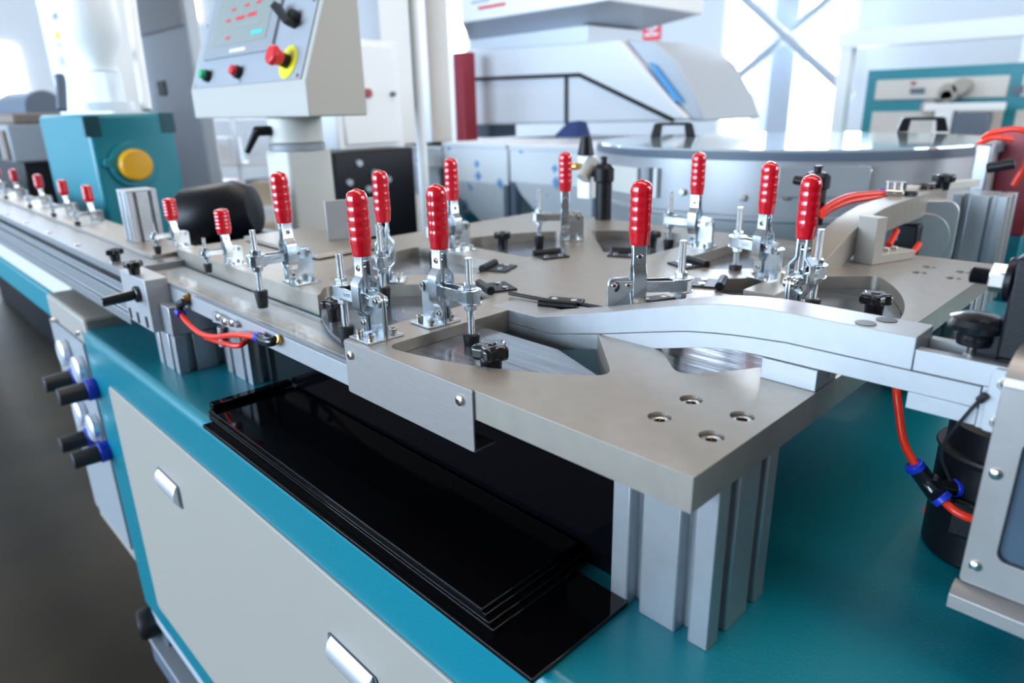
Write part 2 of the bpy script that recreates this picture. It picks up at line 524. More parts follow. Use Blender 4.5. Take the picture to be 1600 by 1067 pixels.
# gauge box at the left end of the base
gb = thing('gauge_box', 'cream end box with a grey regulator panel of gauges and black knobs', 'control panel', (-1.28, 0.2, -0.62))
inv(MB().box((-1.42, -0.052, -0.64), (CX0 - 0.002, 0.42, -0.128)).obj('box', 'cream', bevel=0.006), gb)
inv(MB().box((-1.405, -0.058, -0.60), (-1.165, -0.050, -0.175)).obj('panel', 'midgrey', bevel=0.001), gb)
for px, py in ((100, 551), (124, 578), (126, 646), (146, 668)):
    p = PY(px, py, -0.066)
    g = inv(MB().lathe([(0.024, 0), (0.026, -0.004), (0.026, -0.014), (0.022, -0.017), (0.0, -0.016)], (p.x, -0.057, p.z), (0, 1, 0)).obj('gauge', 'silver'), gb)
    fc = MB().cyl((p.x, -0.0735, p.z), (p.x, -0.0745, p.z), 0.019, seg=24).obj('gauge_face', 'coolgrey', bevel=0)
    fc.parent = g
for px, py in ((116, 590), (140, 609), (139, 683), (160, 706)):
    p = PY(px, py, -0.07)
    rg = inv(MB().cyl((p.x, -0.057, p.z), (p.x, -0.076, p.z), 0.019).obj('regulator_ring', 'blue', bevel=0.002), gb)
    MB().cyl((p.x, -0.076, p.z), (p.x, -0.118, p.z), 0.0165, 0.015).obj('regulator_knob', 'rubber', rg, bevel=0.002)
for px, py in ((84, 500), (155, 545), (168, 703)):
    p = PY(px, py, -0.058)
    p.x = min(p.x, -1.172)
    inv(MB().cyl((p.x, -0.057, p.z), (p.x, -0.062, p.z), 0.005, seg=12).obj('panel_screw', 'bright'), gb)

# the next machine base further left, under the conveyor
nb = thing('conveyor_base', 'cream and teal conveyor base running far left under the rail', 'machine base', (-2.2, 0.3, FLOOR))
inv(MB().box((-4.5, -0.004, -0.250), (-1.46, 0.11, -0.180)).obj('lower_rail', 'teal_far', bevel=0.006), nb)
inv(MB().box((-4.5, 0.0, -0.180), (-1.46, 0.10, -0.1005)).obj('upper_body', 'warmgrey', bevel=0.006), nb)
inv(MB().box((-4.45, 0.03, FLOOR), (-4.37, 0.10, -0.250)).obj('leg', 'teal_far', bevel=0.004), nb)

# =================================================================== MACHINED STAR PLATE
CC = (-0.347, 0.347)               # hub centre
RO, RI = 0.335, 0.150
tbl = thing('indexing_table', 'bead-blasted aluminium star plate with eight openings on profile legs', 'machine table', (-0.35, 0.35, ZT))
def sector(k, hw=0.025, ro=RO, ri=RI, n=9):
    """opening between the spokes at 45k and 45(k+1) degrees"""
    a0, a1 = math.radians(45 * k), math.radians(45 * k + 45)
    u0, u1 = Vector((math.cos(a0), math.sin(a0))), Vector((math.cos(a1), math.sin(a1)))
    n0, n1 = Vector((-u0.y, u0.x)), Vector((u1.y, -u1.x))
    def on(u, nn, rad):
        return u * math.sqrt(rad * rad - hw * hw) + nn * hw
    ps = [on(u0, n0, ri), on(u0, n0, ro)]
    s, e = ps[1], on(u1, n1, ro)
    sa, ea = math.atan2(s.y, s.x), math.atan2(e.y, e.x)
    if ea < sa:
        ea += 2 * PI
    ps = [on(u0, n0, ri)]
    k_ = 0.016
    c = k_ / ro
    arc = []
    for i in range(n + 1):
        t = sa + c + (ea - sa - 2 * c) * i / n
        arc.append(Vector((math.cos(t), math.sin(t))) * ro)
    def fillet(a, q, b_):
        return [a * (1 - t) ** 2 + q * 2 * t * (1 - t) + b_ * t * t for t in (0.0, 0.25, 0.5, 0.75)]
    ps += fillet(on(u0, n0, ro - k_), s, arc[0]) + arc
    ps += list(reversed(fillet(on(u1, n1, ro - k_), e, arc[-1])))
    ps.append(on(u1, n1, ri))
    return [(CC[0] + p.x, CC[1] + p.y) for p in ps]
outer = [(0, 0), (0, 0.72), (-0.79, 0.72), (-0.79, 0.30), (-0.97, 0.30), (-0.97, 0.063)]
# the channel side: the plate's front edge steps back and opens into the -135..-90 degree opening
s5 = sector(5)                     # k = 5: between 225 and 270 degrees
arc_in = [p for p in s5 if p[1] > 0.063]
# walk: left plate edge -> arc of opening 5 -> hub -> spoke -> bracket end
ordered = sorted([p for p in s5[1:-1] if p[1] > 0.063 and p[0] < -0.42], key=lambda p: -p[1])
outer += [(-0.53, 0.063)] + [p for p in reversed(ordered)]
outer += [s5[0], s5[-1], (-0.372, 0.02), (-0.3665, 0.0)]
loops = [outer] + [sector(k) for k in (0, 1, 2, 3, 4, 6, 7)]
HOLES = [(-0.0593, 0.0549), (-0.0593, 0.0943), (-0.0195, 0.0932), (-0.0193, 0.0531),
         (-0.062, 0.613), (-0.062, 0.653), (-0.024, 0.607), (-0.024, 0.649)]
for x, y in HOLES:
    loops.append(circle(x, y, 0.0082, 28))
pm = sheet_mesh(loops, -0.024, 0.0)
inv(link('star_plate', pm, 'plate', bevel=0.0008, bseg=2), tbl)
for x, y in HOLES:
    sc = inv(link('cap_screw', sheet_mesh([circle(x, y, 0.0070, 28), circle(x, y, 0.0042, 6)], -0.014, -0.0025), 'bright', bevel=0.0006), tbl)
    bt = MB().cyl((x, y, -0.024), (x, y, -0.0105), 0.0081, seg=24).obj('socket_floor', 'socket')
    bt.parent = sc
# 80 x 80 slotted aluminium legs
def leg_outline(x0, y0, s=0.08):
    slot = []
    w2, dp = 0.0048, 0.011
    base = [(0, 0)]
    for c in (0.02, 0.06):
        base += [(c - w2 - 0.0012, 0), (c - w2, 0.0012), (c - w2, dp), (c + w2, dp), (c + w2, 0.0012), (c + w2 + 0.0012, 0)]
    out = []
    for k in range(4):
        for u, v in base:
            p = {0: (u, v), 1: (s - v, u), 2: (s - u, s - v), 3: (v, s - u)}[k]
            out.append((x0 + p[0], y0 + p[1]))
    return out
LEGS = [(-0.0805, 0.034, -0.024), (-0.762, 0.035, -0.0486), (-0.08, 0.60, -0.024), (-0.76, 0.60, -0.024)]
for x, y, zt in LEGS:
    inv(MB().prism(leg_outline(x, y), ZT, zt).obj('leg', 'alu', bevel=0.0007), tbl)

# cover sheets in the openings, with hinges and star knobs
def star_knob_mesh(rad=0.0135, h=0.011, lobes=5):
    pts = []
    for i in range(40):
        t = 2 * PI * i / 40
        rr = rad * (0.86 + 0.14 * math.cos(lobes * t))
        pts.append((rr * math.cos(t), rr * math.sin(t)))
    return pts
def star_knob(loc, label, rad=0.0135, h=0.010, stem=0.012, group='black star knobs', lobes=5):
    t = thing('star_knob', label, 'knob', loc, random.random(), group)
    MB().cyl((0, 0, 0), (0, 0, stem), rad * 0.52, rad * 0.58).obj('stem', 'blackgloss', t, bevel=0.0006)
    MB().prism(star_knob_mesh(rad, h, lobes), stem, stem + h).obj('head', 'blackgloss', t, bevel=h * 0.28, bseg=3)
    MB().cyl((0, 0, stem + h * 0.6), (0, 0, stem + h + 0.0012), rad * 0.42, rad * 0.3).obj('cap', 'blackgloss', t, bevel=0.0008)
    return t
ZC = -0.011
# front opening cover: its own shape, back edge and bevelled right edge free
s6 = sector(6, hw=0.0255, ro=RO - 0.0008, ri=RI)
front = [p for p in s6[1:-1] if p[0] < -0.155 and p[1] < 0.10]
o1 = [(-0.3214, 0.134)] + sorted(front, key=lambda p: p[0]) + [(-0.148, 0.105), (-0.222, 0.134)]
o = link('cover_sheet', sheet_mesh([o1], ZC - 0.005, ZC), 'sheet', bevel=0.0004)
tag(o, 'streaked grey cover sheet in the front opening under the round black knob', 'cover sheet', 'opening covers')
SIDES = {7: 'in the opening mostly under the curved arm', 0: 'in the right-hand opening beside the big star knob', 1: 'in the far right opening beside the small clamp',
         2: 'in the far opening right of the back clamp', 3: 'in the far left opening with a black hinge roller', 4: 'in the left opening behind the paired handles',
         5: 'in the opening between the front clamps and the conveyor channel'}
for k in (7, 0, 1, 2, 3, 4, 5):
    sk = sector(k, hw=0.0255, ro=RO - 0.0006, ri=RI + 0.0004)
    cx = sum(p[0] for p in sk) / len(sk); cy = sum(p[1] for p in sk) / len(sk)
    if k == 5:
        sk = [p for p in sk if p[1] > 0.0]
    o = link('cover_sheet', sheet_mesh([sk], ZC - 0.008, ZC - 0.004), 'sheet', bevel=0.0004)
    tag(o, 'glossy grey cover sheet ' + SIDES[k], 'cover sheet', 'opening covers')
p = PZ(768, 584, ZC)
star_knob((p.x, p.y, ZC), 'round black star knob on the front cover sheet', 0.0165, 0.013, 0.014)
p = PZ(1363, 497, ZC - 0.004)
star_knob((p.x, p.y, ZC - 0.004), 'large black star knob in the right opening behind the arm', 0.0165, 0.011, 0.016)
p = PZ(523, 500, ZC - 0.004)
star_knob((p.x, p.y, ZC - 0.004), 'black star knob behind the front-left clamp spindle', 0.0135, 0.010, 0.014)
p = PZ(786, 388, ZC - 0.004)
star_knob((p.x, p.y, ZC - 0.004), 'black star knob in the far left opening', 0.0145, 0.011, 0.016)
p = PZ(1018, 385, ZC - 0.004)
star_knob((p.x, p.y, ZC - 0.004), 'black star knob half hidden behind the red handle of the centre clamp', 0.0145, 0.011, 0.014)

# hinges between hub and covers
def hinge(k, label, t=0.5):
    a = math.radians(45 * k + 22.5)
    u = Vector((math.cos(a), math.sin(a), 0))
    c = Vector((CC[0], CC[1], 0)) + u * (RI - 0.004)
    h = thing('hinge', label, 'hinge', c, a, 'black cover hinges')
    MB().box((-0.030, -0.020, -0.0005), (0.000, 0.020, 0.0022)).obj('leaf', 'blackmatte', h, bevel=0.0005)
    MB().box((0.004, -0.018, -0.013), (0.026, 0.018, -0.0105)).obj('leaf', 'blackmatte', h, bevel=0.0005)
    MB().cyl((0.003, -0.021, 0.003), (0.003, 0.021, 0.003), 0.0052, seg=16).obj('knuckle', 'blackmatte', h, bevel=0.0006)
    for y in (-0.011, 0.011):
        MB().cyl((-0.018, y, 0.0022), (-0.018, y, 0.0036), 0.0036, seg=12).obj('screw', 'bright', h)
for k, lb in ((0, 'black cover hinge right of the hub beside a silver screw pair'), (1, 'black cover hinge at the far right of the hub'),
              (2, 'black cover hinge at the back right of the hub'), (3, 'black cover hinge at the back left of the hub'),
              (4, 'black cover hinge left of the hub'), (5, 'black cover hinge behind the front clamp arm'), (6, 'black cover hinge in the dark gap behind the arm'),
              (7, 'black cover hinge just behind the crest of the curved arm')):
    hinge(k, lb)
# black cable lying behind the arm
tag(MB().tube([(-0.36, 0.206, 0.004), (-0.31, 0.215, 0.003), (-0.26, 0.225, 0.004), (-0.20, 0.228, 0.0035)], 0.0022).obj('cable', 'rubber'),
    'thin black cable lying along the hub behind the curved arm', 'cable')

# =================================================================== CURVED (GOOSENECK) ARMS
XT = [(-0.345, 0.0006), (-0.281, 0.0006), (-0.225, 0.0142), (-0.185, 0.0246), (-0.150, 0.0343), (-0.1196, 0.0425), (-0.1093, 0.0452), (-0.088, 0.0498),
      (-0.070, 0.0522), (-0.050, 0.0538), (-0.030, 0.0542), (0.057, 0.0542)]
XS = [(-0.345, -0.0135), (-0.262, -0.0135), (-0.20, 0.0003), (-0.15, 0.0128), (-0.118, 0.0205), (-0.1077, 0.0227), (-0.0861, 0.026), (-0.07, 0.028),
      (-0.0557, 0.0293), (-0.0275, 0.0314), (0.0965, 0.0314)]
XB = [(-0.345, -0.034), (-0.278, -0.034), (-0.198, -0.0146), (-0.117, 0.0058), (-0.105, 0.0090), (-0.0925, 0.0118), (-0.078, 0.0143), (-0.0644, 0.0159),
      (-0.0461, 0.0167), (0.0965, 0.0167)]
YA0, YA1 = 0.168, 0.204
arm = thing('curved_arm', 'pale aluminium gooseneck arm rising across the front of the star plate', 'guide arm', (-0.05, 0.186, 0))
XS1 = [p for p in XS if p[0] < 0.057] + [(0.057, 0.0314)]
inv(MB().prism(XT + list(reversed(XS1)), YA0, YA1, 'y').obj('upper_layer', 'alu_light', bevel=0.0006), arm)
XSd = [(x, z - 0.0004) for x, z in XS]
inv(MB().prism(XSd + list(reversed(XB)), YA0, YA1, 'y').obj('lower_layer', 'alu_light', bevel=0.0004), arm)
for x, y in ((0.030, 0.195), (0.022, 0.178)):
    inv(MB().cyl((x, y, 0.0537), (x, y, 0.0547), 0.0068, seg=24).obj('bore', 'socket'), arm)
inv(MB().box((-0.043, 0.166, 0.0), (-0.0012, 0.204, 0.0163)).obj('riser_block', 'alu_light', bevel=0.0005), arm)
inv(MB().box((-0.0010, 0.190, 0.004), (0.0006, 0.202, 0.0163)).obj('key_plate', 'alu', bevel=0.0002), arm)

fa = thing('curved_arm', 'grey aluminium gooseneck arm rising away at the right behind the clamps', 'guide arm', (-0.16, 0.6, 0))
YT = [(0.40, 0.0006), (0.46, 0.0006), (0.53, 0.016), (0.56, 0.026), (0.60, 0.039), (0.64, 0.049), (0.68, 0.0555), (0.72, 0.0595), (0.77, 0.061), (1.02, 0.061)]
YB = [(0.40, -0.022), (0.52, -0.022), (0.60, 0.002), (0.65, 0.015), (0.69, 0.021), (0.73, 0.024), (0.78, 0.025), (1.02, 0.025)]
inv(MB().prism(YT + list(reversed(YB)), -0.180, -0.144, 'x').obj('arm_body', 'plate', bevel=0.0006), fa)

# T-slot slide, knob and guard at the right end of the arm
sl = thing('slide_rail', 'grooved aluminium slide rail joined to the right end of the curved arm', 'slide rail', (0.2, 0.186, 0.02))
inv(MB().box((0.0575, 0.168, 0.0318), (0.45, 0.176, 0.0462)).obj('front_rail', 'alu_light', bevel=0.0004), sl)
inv(MB().box((0.0575, 0.176, 0.0318), (0.45, 0.198, 0.0385)).obj('slot_floor', 'alu', bevel=0.0003), sl)
inv(MB().box((0.0575, 0.198, 0.0318), (0.45, 0.206, 0.0462)).obj('rear_rail', 'alu_light', bevel=0.0004), sl)
inv(MB().box((0.0972, 0.1685, 0.004), (0.45, 0.205, 0.0314)).obj('under_rail', 'alu_light', bevel=0.0004), sl)
inv(MB().box((0.0570, 0.1690, 0.0046), (0.0970, 0.205, 0.0162)).obj('support_bar', 'alu_light', bevel=0.0004), sl)
inv(MB().box((0.080, 0.177, 0.0386), (0.105, 0.197, 0.0440)).obj('slide_block', 'alu', bevel=0.0005), sl)
p = PZ(1498, 572, 0.044)
kn = thing('clamping_knob', 'shiny black mushroom knob on the slide rail at the right', 'knob', (0.084, 0.188, 0.044), 0, 'black star knobs')
MB().cyl((0, 0, 0), (0, 0, 0.007), 0.0028).obj('stud', 'bright', kn)
MB().lathe([(0.0, 0.007), (0.0095, 0.007), (0.0105, 0.010), (0.0105, 0.014), (0.0155, 0.017), (0.0165, 0.021), (0.0150, 0.0245), (0.009, 0.027), (0.0, 0.0278)]).obj('head', 'blackgloss', kn)
# guard box with window
gd = thing('guard_box', 'folded aluminium guard box with a dark window at the right edge', 'guard box', (0.2, 0.145, -0.1))
GY = 0.140
g_out = rrect(0.1105, -0.088, 0.30, 0.044, 0.003)
g_in = rrect(0.1265, -0.0655, 0.285, 0.015, 0.006)
gm = sheet_mesh([g_out, g_in], 0, 0.003)
go = link('face_plate', gm, 'brushed', bevel=0.0006)
go.rotation_euler.x = PI / 2
go.location = (0, GY + 0.003, 0)
inv(go, gd)
wi = MB().box((0.122, GY + 0.004, -0.07), (0.29, GY + 0.006, 0.02)).obj('window', mat('smoked_window', (0.06, 0.09, 0.13), 0.0, 0.12, bump=0.03, bscale=40))
inv(wi, gd)
inv(MB().box((0.1105, GY + 0.0032, -0.088), (0.113, GY + 0.07, 0.044)).obj('side_panel', 'alu_light'), gd)
prof = [(GY + 0.07, 0.060), (GY + 0.020, 0.060), (GY + 0.008, 0.056), (GY + 0.001, 0.049), (GY, 0.044), (GY + 0.003, 0.044), (GY + 0.004, 0.048), (GY + 0.010, 0.053), (GY + 0.021, 0.0572), (GY + 0.07, 0.0572)]
inv(MB().prism(prof, 0.1105, 0.30, 'x').obj('top_fold', 'brushed', bevel=0.0003), gd)
prof = [(GY + 0.002, -0.0885), (GY - 0.004, -0.090), (GY - 0.009, -0.0945), (GY - 0.009, -0.104), (GY - 0.0065, -0.104), (GY - 0.0065, -0.0955), (GY - 0.003, -0.0925), (GY + 0.002, -0.0910)]
inv(MB().prism(prof, 0.1085, 0.31, 'x').obj('bottom_fold', 'brushed', bevel=0.0003), gd)
for x, z in ((0.1170, -0.010), (0.1175, -0.074)):
    inv(MB().lathe([(0.0036, 0.0), (0.0034, -0.0012), (0.0022, -0.002), (0.0, -0.0021)], (x, GY, z), (0, 1, 0), seg=16).obj('screw', 'bright'), gd)
# mounting plate with screws between rail and guard
mp_ = thing('mounting_plate', 'small aluminium mounting plate with two socket screws beside the guard box', 'plate', (0.12, 0.167, 0.02))
inv(MB().prism(rrect(0.1005, 0.0045, 0.135, 0.0455, 0.003), 0.1645, 0.1678, 'y').obj('plate', 'alu_light', bevel=0.0004), mp_)
for x, z in ((0.108, 0.037), (0.1085, 0.012)):
    s_ = inv(MB().cyl((x, 0.1645, z), (x, 0.1622, z), 0.0036, seg=20).obj('screw', 'bright', bevel=0.0005), mp_)
    MB().cyl((x, 0.1624, z), (x, 0.1619, z), 0.0018, seg=6).obj('hex_socket', 'socket', s_)
# sensor lead
tag(MB().tube([(0.0985, 0.163, 0.026), (0.094, 0.164, 0.016), (0.089, 0.166, 0.004), (0.083, 0.175, -0.012), (0.080, 0.185, -0.03), (0.086, 0.195, -0.05)], 0.0011, seg=8).obj('sensor_lead', 'rubber'),
    'thin black sensor lead hanging from the mounting plate', 'cable')
tag(MB().cyl((0.1005, 0.162, 0.0285), (0.0975, 0.1635, 0.0235), 0.0026, seg=12).obj('sensor_plug', 'rubber', bevel=0.0005), 'small black plug on the mounting plate at the right', 'plug')

# black motor standing on the table under the slide rail
mo = thing('motor', 'black cylindrical motor standing on the teal table under the guard box', 'motor', (0.100, 0.285, ZT))
MB().lathe([(0.0, 0.0), (0.040, 0.0), (0.042, 0.003), (0.042, 0.085), (0.038, 0.090), (0.038, 0.112), (0.030, 0.118), (0.0, 0.118)], seg=36).obj('body', 'blackmatte', mo)
MB().box((-0.018, -0.046, 0.03), (0.018, -0.036, 0.06)).obj('terminal_cover', 'blackmatte', mo, bevel=0.002)
MB().lathe([(0.0435, 0.088), (0.0445, 0.090), (0.0435, 0.092)], seg=36).obj('band', 'rubber', mo)

# black upright bracket with a threaded stud, nut and washer, plus an added column out of view
pc = P(1592, 441, 0.40)
bk = thing('stud_bracket', 'black upright bracket with a threaded stud, hex nut and washer at the right edge', 'bracket', (pc.x, pc.y, 0))
px0 = pc
inv(MB().box((px0.x - 0.004, px0.y + 0.002, 0.0475), (px0.x + 0.16, px0.y + 0.12, px0.z + 0.014)).obj('upright', 'blackmatte', bevel=0.002), bk)
inv(MB().box((px0.x + 0.05, 0.225, ZT), (px0.x + 0.20, px0.y + 0.30, px0.z + 0.13)).obj('column', 'blackmatte', bevel=0.012, bseg=3), bk)  # added column out of view, shades the right of the table top
inv(MB().box((px0.x + 0.065, 0.222, ZT + 0.03), (px0.x + 0.185, 0.2255, px0.z + 0.11)).obj('cover_plate', 'darkgrey', bevel=0.002), bk)  # cover and screws dress the added column
for dx in (0.075, 0.175):
    for dz in (0.04, 0.10):
        inv(MB().cyl((px0.x + dx, 0.2225, px0.z + dz), (px0.x + dx, 0.2195, px0.z + dz), 0.0035, seg=14).obj('cover_screw', 'bright', bevel=0.0005), bk)
inv(MB().prism([(px0.x - 0.004, px0.z - 0.020), (px0.x - 0.004, px0.z - 0.075), (px0.x - 0.024, px0.z - 0.075), (px0.x - 0.020, px0.z - 0.052)], px0.y + 0.012, px0.y + 0.036, 'y').obj('gusset', 'blackmatte', bevel=0.001), bk)
ax = Vector((-1, 0, 0))
sc_ = Vector((px0.x - 0.004, px0.y + 0.014, px0.z - 0.002))
inv(MB().cyl(sc_, sc_ + ax * 0.004, 0.0135, seg=32).obj('washer', 'blackmatte', bevel=0.0006), bk)
inv(MB().cyl(sc_ + ax * 0.004, sc_ + ax * 0.0125, 0.0092, seg=6).obj('nut', 'bright', bevel=0.0007), bk)
mb = MB()
prof = [(0.0, 0.0125)]
for i in range(8):
    prof += [(0.0045, 0.0125 + i * 0.0013), (0.0053, 0.0125 + i * 0.0013 + 0.00065)]
prof += [(0.0046, 0.0232), (0.0, 0.0234)]
inv(mb.lathe(prof, sc_, ax, seg=24).obj('stud', 'blackmatte'), bk)
inv(MB().cyl((px0.x + 0.012, px0.y + 0.018, px0.z + 0.014), (px0.x + 0.012, px0.y + 0.018, px0.z + 0.030), 0.008).obj('fitting', 'blackgloss', bevel=0.001), bk)

# =================================================================== FRONT BRACKET
br = thing('front_bracket', 'brushed steel angle bracket screwed to the front edge of the plate', 'bracket', (-0.276, -0.002, -0.03))
inv(MB().prism(rrect(-0.3665, -0.0519, -0.1865, 0.0005, 0.0025), -0.0022, -0.0002, 'y').obj('face', 'brushed', bevel=0.0006), br)
inv(MB().box((-0.3660, -0.0012, -0.0519), (-0.1870, 0.020, -0.0500)).obj('bottom_lip', 'brushed'), br)
for x, z in ((-0.3555, -0.0125), (-0.2005, -0.0115)):
    s_ = inv(MB().lathe([(0.0046, 0.0), (0.0046, -0.0008), (0.0040, -0.0022), (0.0026, -0.0030), (0.0, -0.0031)], (x, -0.0022, z), (0, 1, 0), seg=20).obj('button_screw', 'bright'), br)
    MB().cyl((x, -0.0050, z), (x, -0.00545, z), 0.0018, seg=6).obj('hex_socket', 'socket', s_)

# =================================================================== CONVEYOR CHANNEL (left of the bracket)
ch = thing('channel_bed', 'pale aluminium channel bed with grey edge strip left of the front bracket', 'conveyor bed', (-0.6, 0.03, -0.04))
inv(MB().box((-0.985, 0.0, -0.0480), (-0.3675, 0.062, -0.0265)).obj('bed', 'alu_light', bevel=0.0005), ch)
inv(MB().box((-0.985, 0.0002, -0.0264), (-0.3675, 0.004, -0.0222)).obj('edge_strip', 'glass_edge', bevel=0.0003), ch)
ac = tag(MB().box((-0.93, 0.0045, -0.0252), (-0.372, 0.056, -0.0218)).obj('acrylic_cover', 'glass', bevel=0.0003),
         'clear acrylic strip covering the channel left of the front bracket', 'cover')
tag(MB().prism([(-0.97, 0.010), (-0.80, 0.016), (-0.62, 0.012), (-0.50, 0.018), (-0.40, 0.013), (-0.40, 0.024), (-0.52, 0.030), (-0.64, 0.022), (-0.80, 0.028), (-0.97, 0.022)], -0.0264, -0.0257).obj('feed_strip', mat('brown_plastic_strip', (0.42, 0.30, 0.19), 0, 0.4, var=0.4, vscale=40)),
    'pale brown plastic strip running under the clear channel cover', 'strip')
cl_ = thing('channel_support', 'slotted aluminium support standing under the left end of the channel', 'support leg', (-0.84, 0.02, ZT))
inv(MB().prism(leg_outline(-0.878, -0.018), ZT, -0.0905).obj('profile', 'alu', bevel=0.0007), cl_)
inv(MB().box((-0.94, -0.0175, -0.090), (-0.80, 0.062, -0.0485)).obj('top_block', 'alu', bevel=0.001), cl_)
# end block of the long rail
eb = thing('rail_end_block', 'white aluminium end block of the long rail with slots and a black handle', 'end block', (-0.89, 0.0, -0.05))
inv(MB().box((-0.945, -0.031, -0.089), (-0.835, 0.0, -0.0135)).obj('block', 'alu_light', bevel=0.001), eb)
for i, px in enumerate((858, 930, 1010)):
    p = PY(60 + px / 5.93, 440 + (290 + i * 42) / 5.93, -0.031)
    inv(MB().box((p.x - 0.003, -0.0325, p.z - 0.008), (p.x + 0.003, -0.0305, p.z + 0.008)).obj('slot_screw', 'socket'), eb)
p = PY(217, 459, -0.031)
inv(MB().cyl((p.x, -0.031, p.z), (p.x, -0.037, p.z), 0.012).obj('handle_boss', 'blackgloss', bevel=0.002), eb)
inv(MB().cyl((p.x, -0.036, p.z), (p.x - 0.005, -0.078, p.z - 0.004), 0.0075, 0.0065).obj('handle_bar', 'blackgloss', bevel=0.0015), eb)
for px, py, nm in ((211, 428, 'black star knob on top of the rail end block'), (181, 407, 'black star knob further back on the long rail')):
    p = PZ(px, py, -0.013)
    star_knob((p.x, p.y, -0.0135), nm, 0.0135, 0.009, 0.010)

# the long rail running to the far left
rl = thing('long_rail', 'long grooved aluminium rail running to the far left', 'rail', (-1.6, 0.0, -0.06))
RX0 = -4.2
cs = [(-0.030, -0.100), (-0.030, -0.084), (-0.026, -0.082), (-0.026, -0.077), (-0.030, -0.075), (-0.030, -0.056), (-0.024, -0.054), (-0.024, -0.047), (-0.030, -0.045), (-0.030, -0.036),
      (-0.014, -0.036), (-0.014, -0.026), (-0.030, -0.026), (-0.030, -0.0145), (0.10, -0.0145), (0.10, -0.100)]
inv(MB().prism(cs, RX0, -0.9455, 'x').obj('profile', 'railalu', bevel=0.0006), rl)
inv(MB().box((-1.10, -0.0170, -0.0355), (-0.946, -0.0142, -0.0265)).obj('red_strip', 'redfoil'), rl)
inv(MB().box((RX0, 0.030, -0.0145), (-0.99, 0.100, -0.008)).obj('top_plate', 'plate', bevel=0.0005), rl)
for i in range(9):
    x = -1.02 - i * 0.21
    inv(MB().cyl((x, -0.018, -0.0145), (x, -0.018, -0.0122), 0.0055, seg=16).obj('rail_screw', 'bright'), rl)
# post on the rail
ps = thing('profile_post', 'upright slotted aluminium post with a dark cap on the long rail', 'post', (-1.0, 0.06, -0.008))
pp = PZ(228, 395, -0.008)
o = MB().prism(leg_outline(-0.04, -0.04), 0, 0.118).obj('profile', 'alu', ps, bevel=0.0008)
MB().box((-0.0405, -0.0405, 0.118), (0.0405, 0.0405, 0.1225)).obj('cap', 'coolgrey', ps, bevel=0.001)
ps.location = (-1.16, 0.075, -0.008)
ps.scale = (0.62, 0.62, 0.72)

# =================================================================== BLACK ACRYLIC STACK UNDER THE PLATE
o = tag(MB().prism([(-0.60, -0.064), (-0.064, -0.067), (-0.064, 0.0335), (-0.60, 0.05)], ZT + 0.0002, ZT + 0.0045).obj('acrylic_sheet', 'acrylic_black', bevel=0.0005),
        'large glossy black acrylic sheet lying flat on the teal table edge', 'acrylic sheet', 'black acrylic sheets')
NM = ('lowest', 'second', 'third', 'topmost')
for i in range(4):
    z = ZT + 0.0048 + i * 0.0036
    dx, dy = random.uniform(-0.003, 0.003), random.uniform(-0.0015, 0.0015)
    x1 = -0.110 - i * 0.004 + dx * 0.3
    o = MB().prism([(-0.606 + dx, -0.052 + dy), (x1, -0.056 + dy), (x1 - 0.002, 0.047 + dy * 0.3), (-0.598 + dx, 0.050)], z, z + 0.0034).obj('acrylic_sheet', 'acrylic_black', bevel=0.0004)
    tag(o, NM[i] + ' black acrylic sheet of the stack under the front of the plate', 'acrylic sheet', 'black acrylic sheets')
o = tag(MB().box((-0.66, 0.0525, ZT + 0.0002), (-0.088, 0.0565, -0.025)).obj('back_panel', 'acrylic_black', bevel=0.0005),
        'tall glossy black acrylic panel standing between the profile legs', 'acrylic panel')
o = tag(MB().box((-0.608, -0.050, ZT + 0.0193), (-0.596, 0.050, ZT + 0.026)).obj('edge_strip', 'acrylic_black', bevel=0.0005),
        'narrow black strip across the far end of the acrylic stack', 'strip')

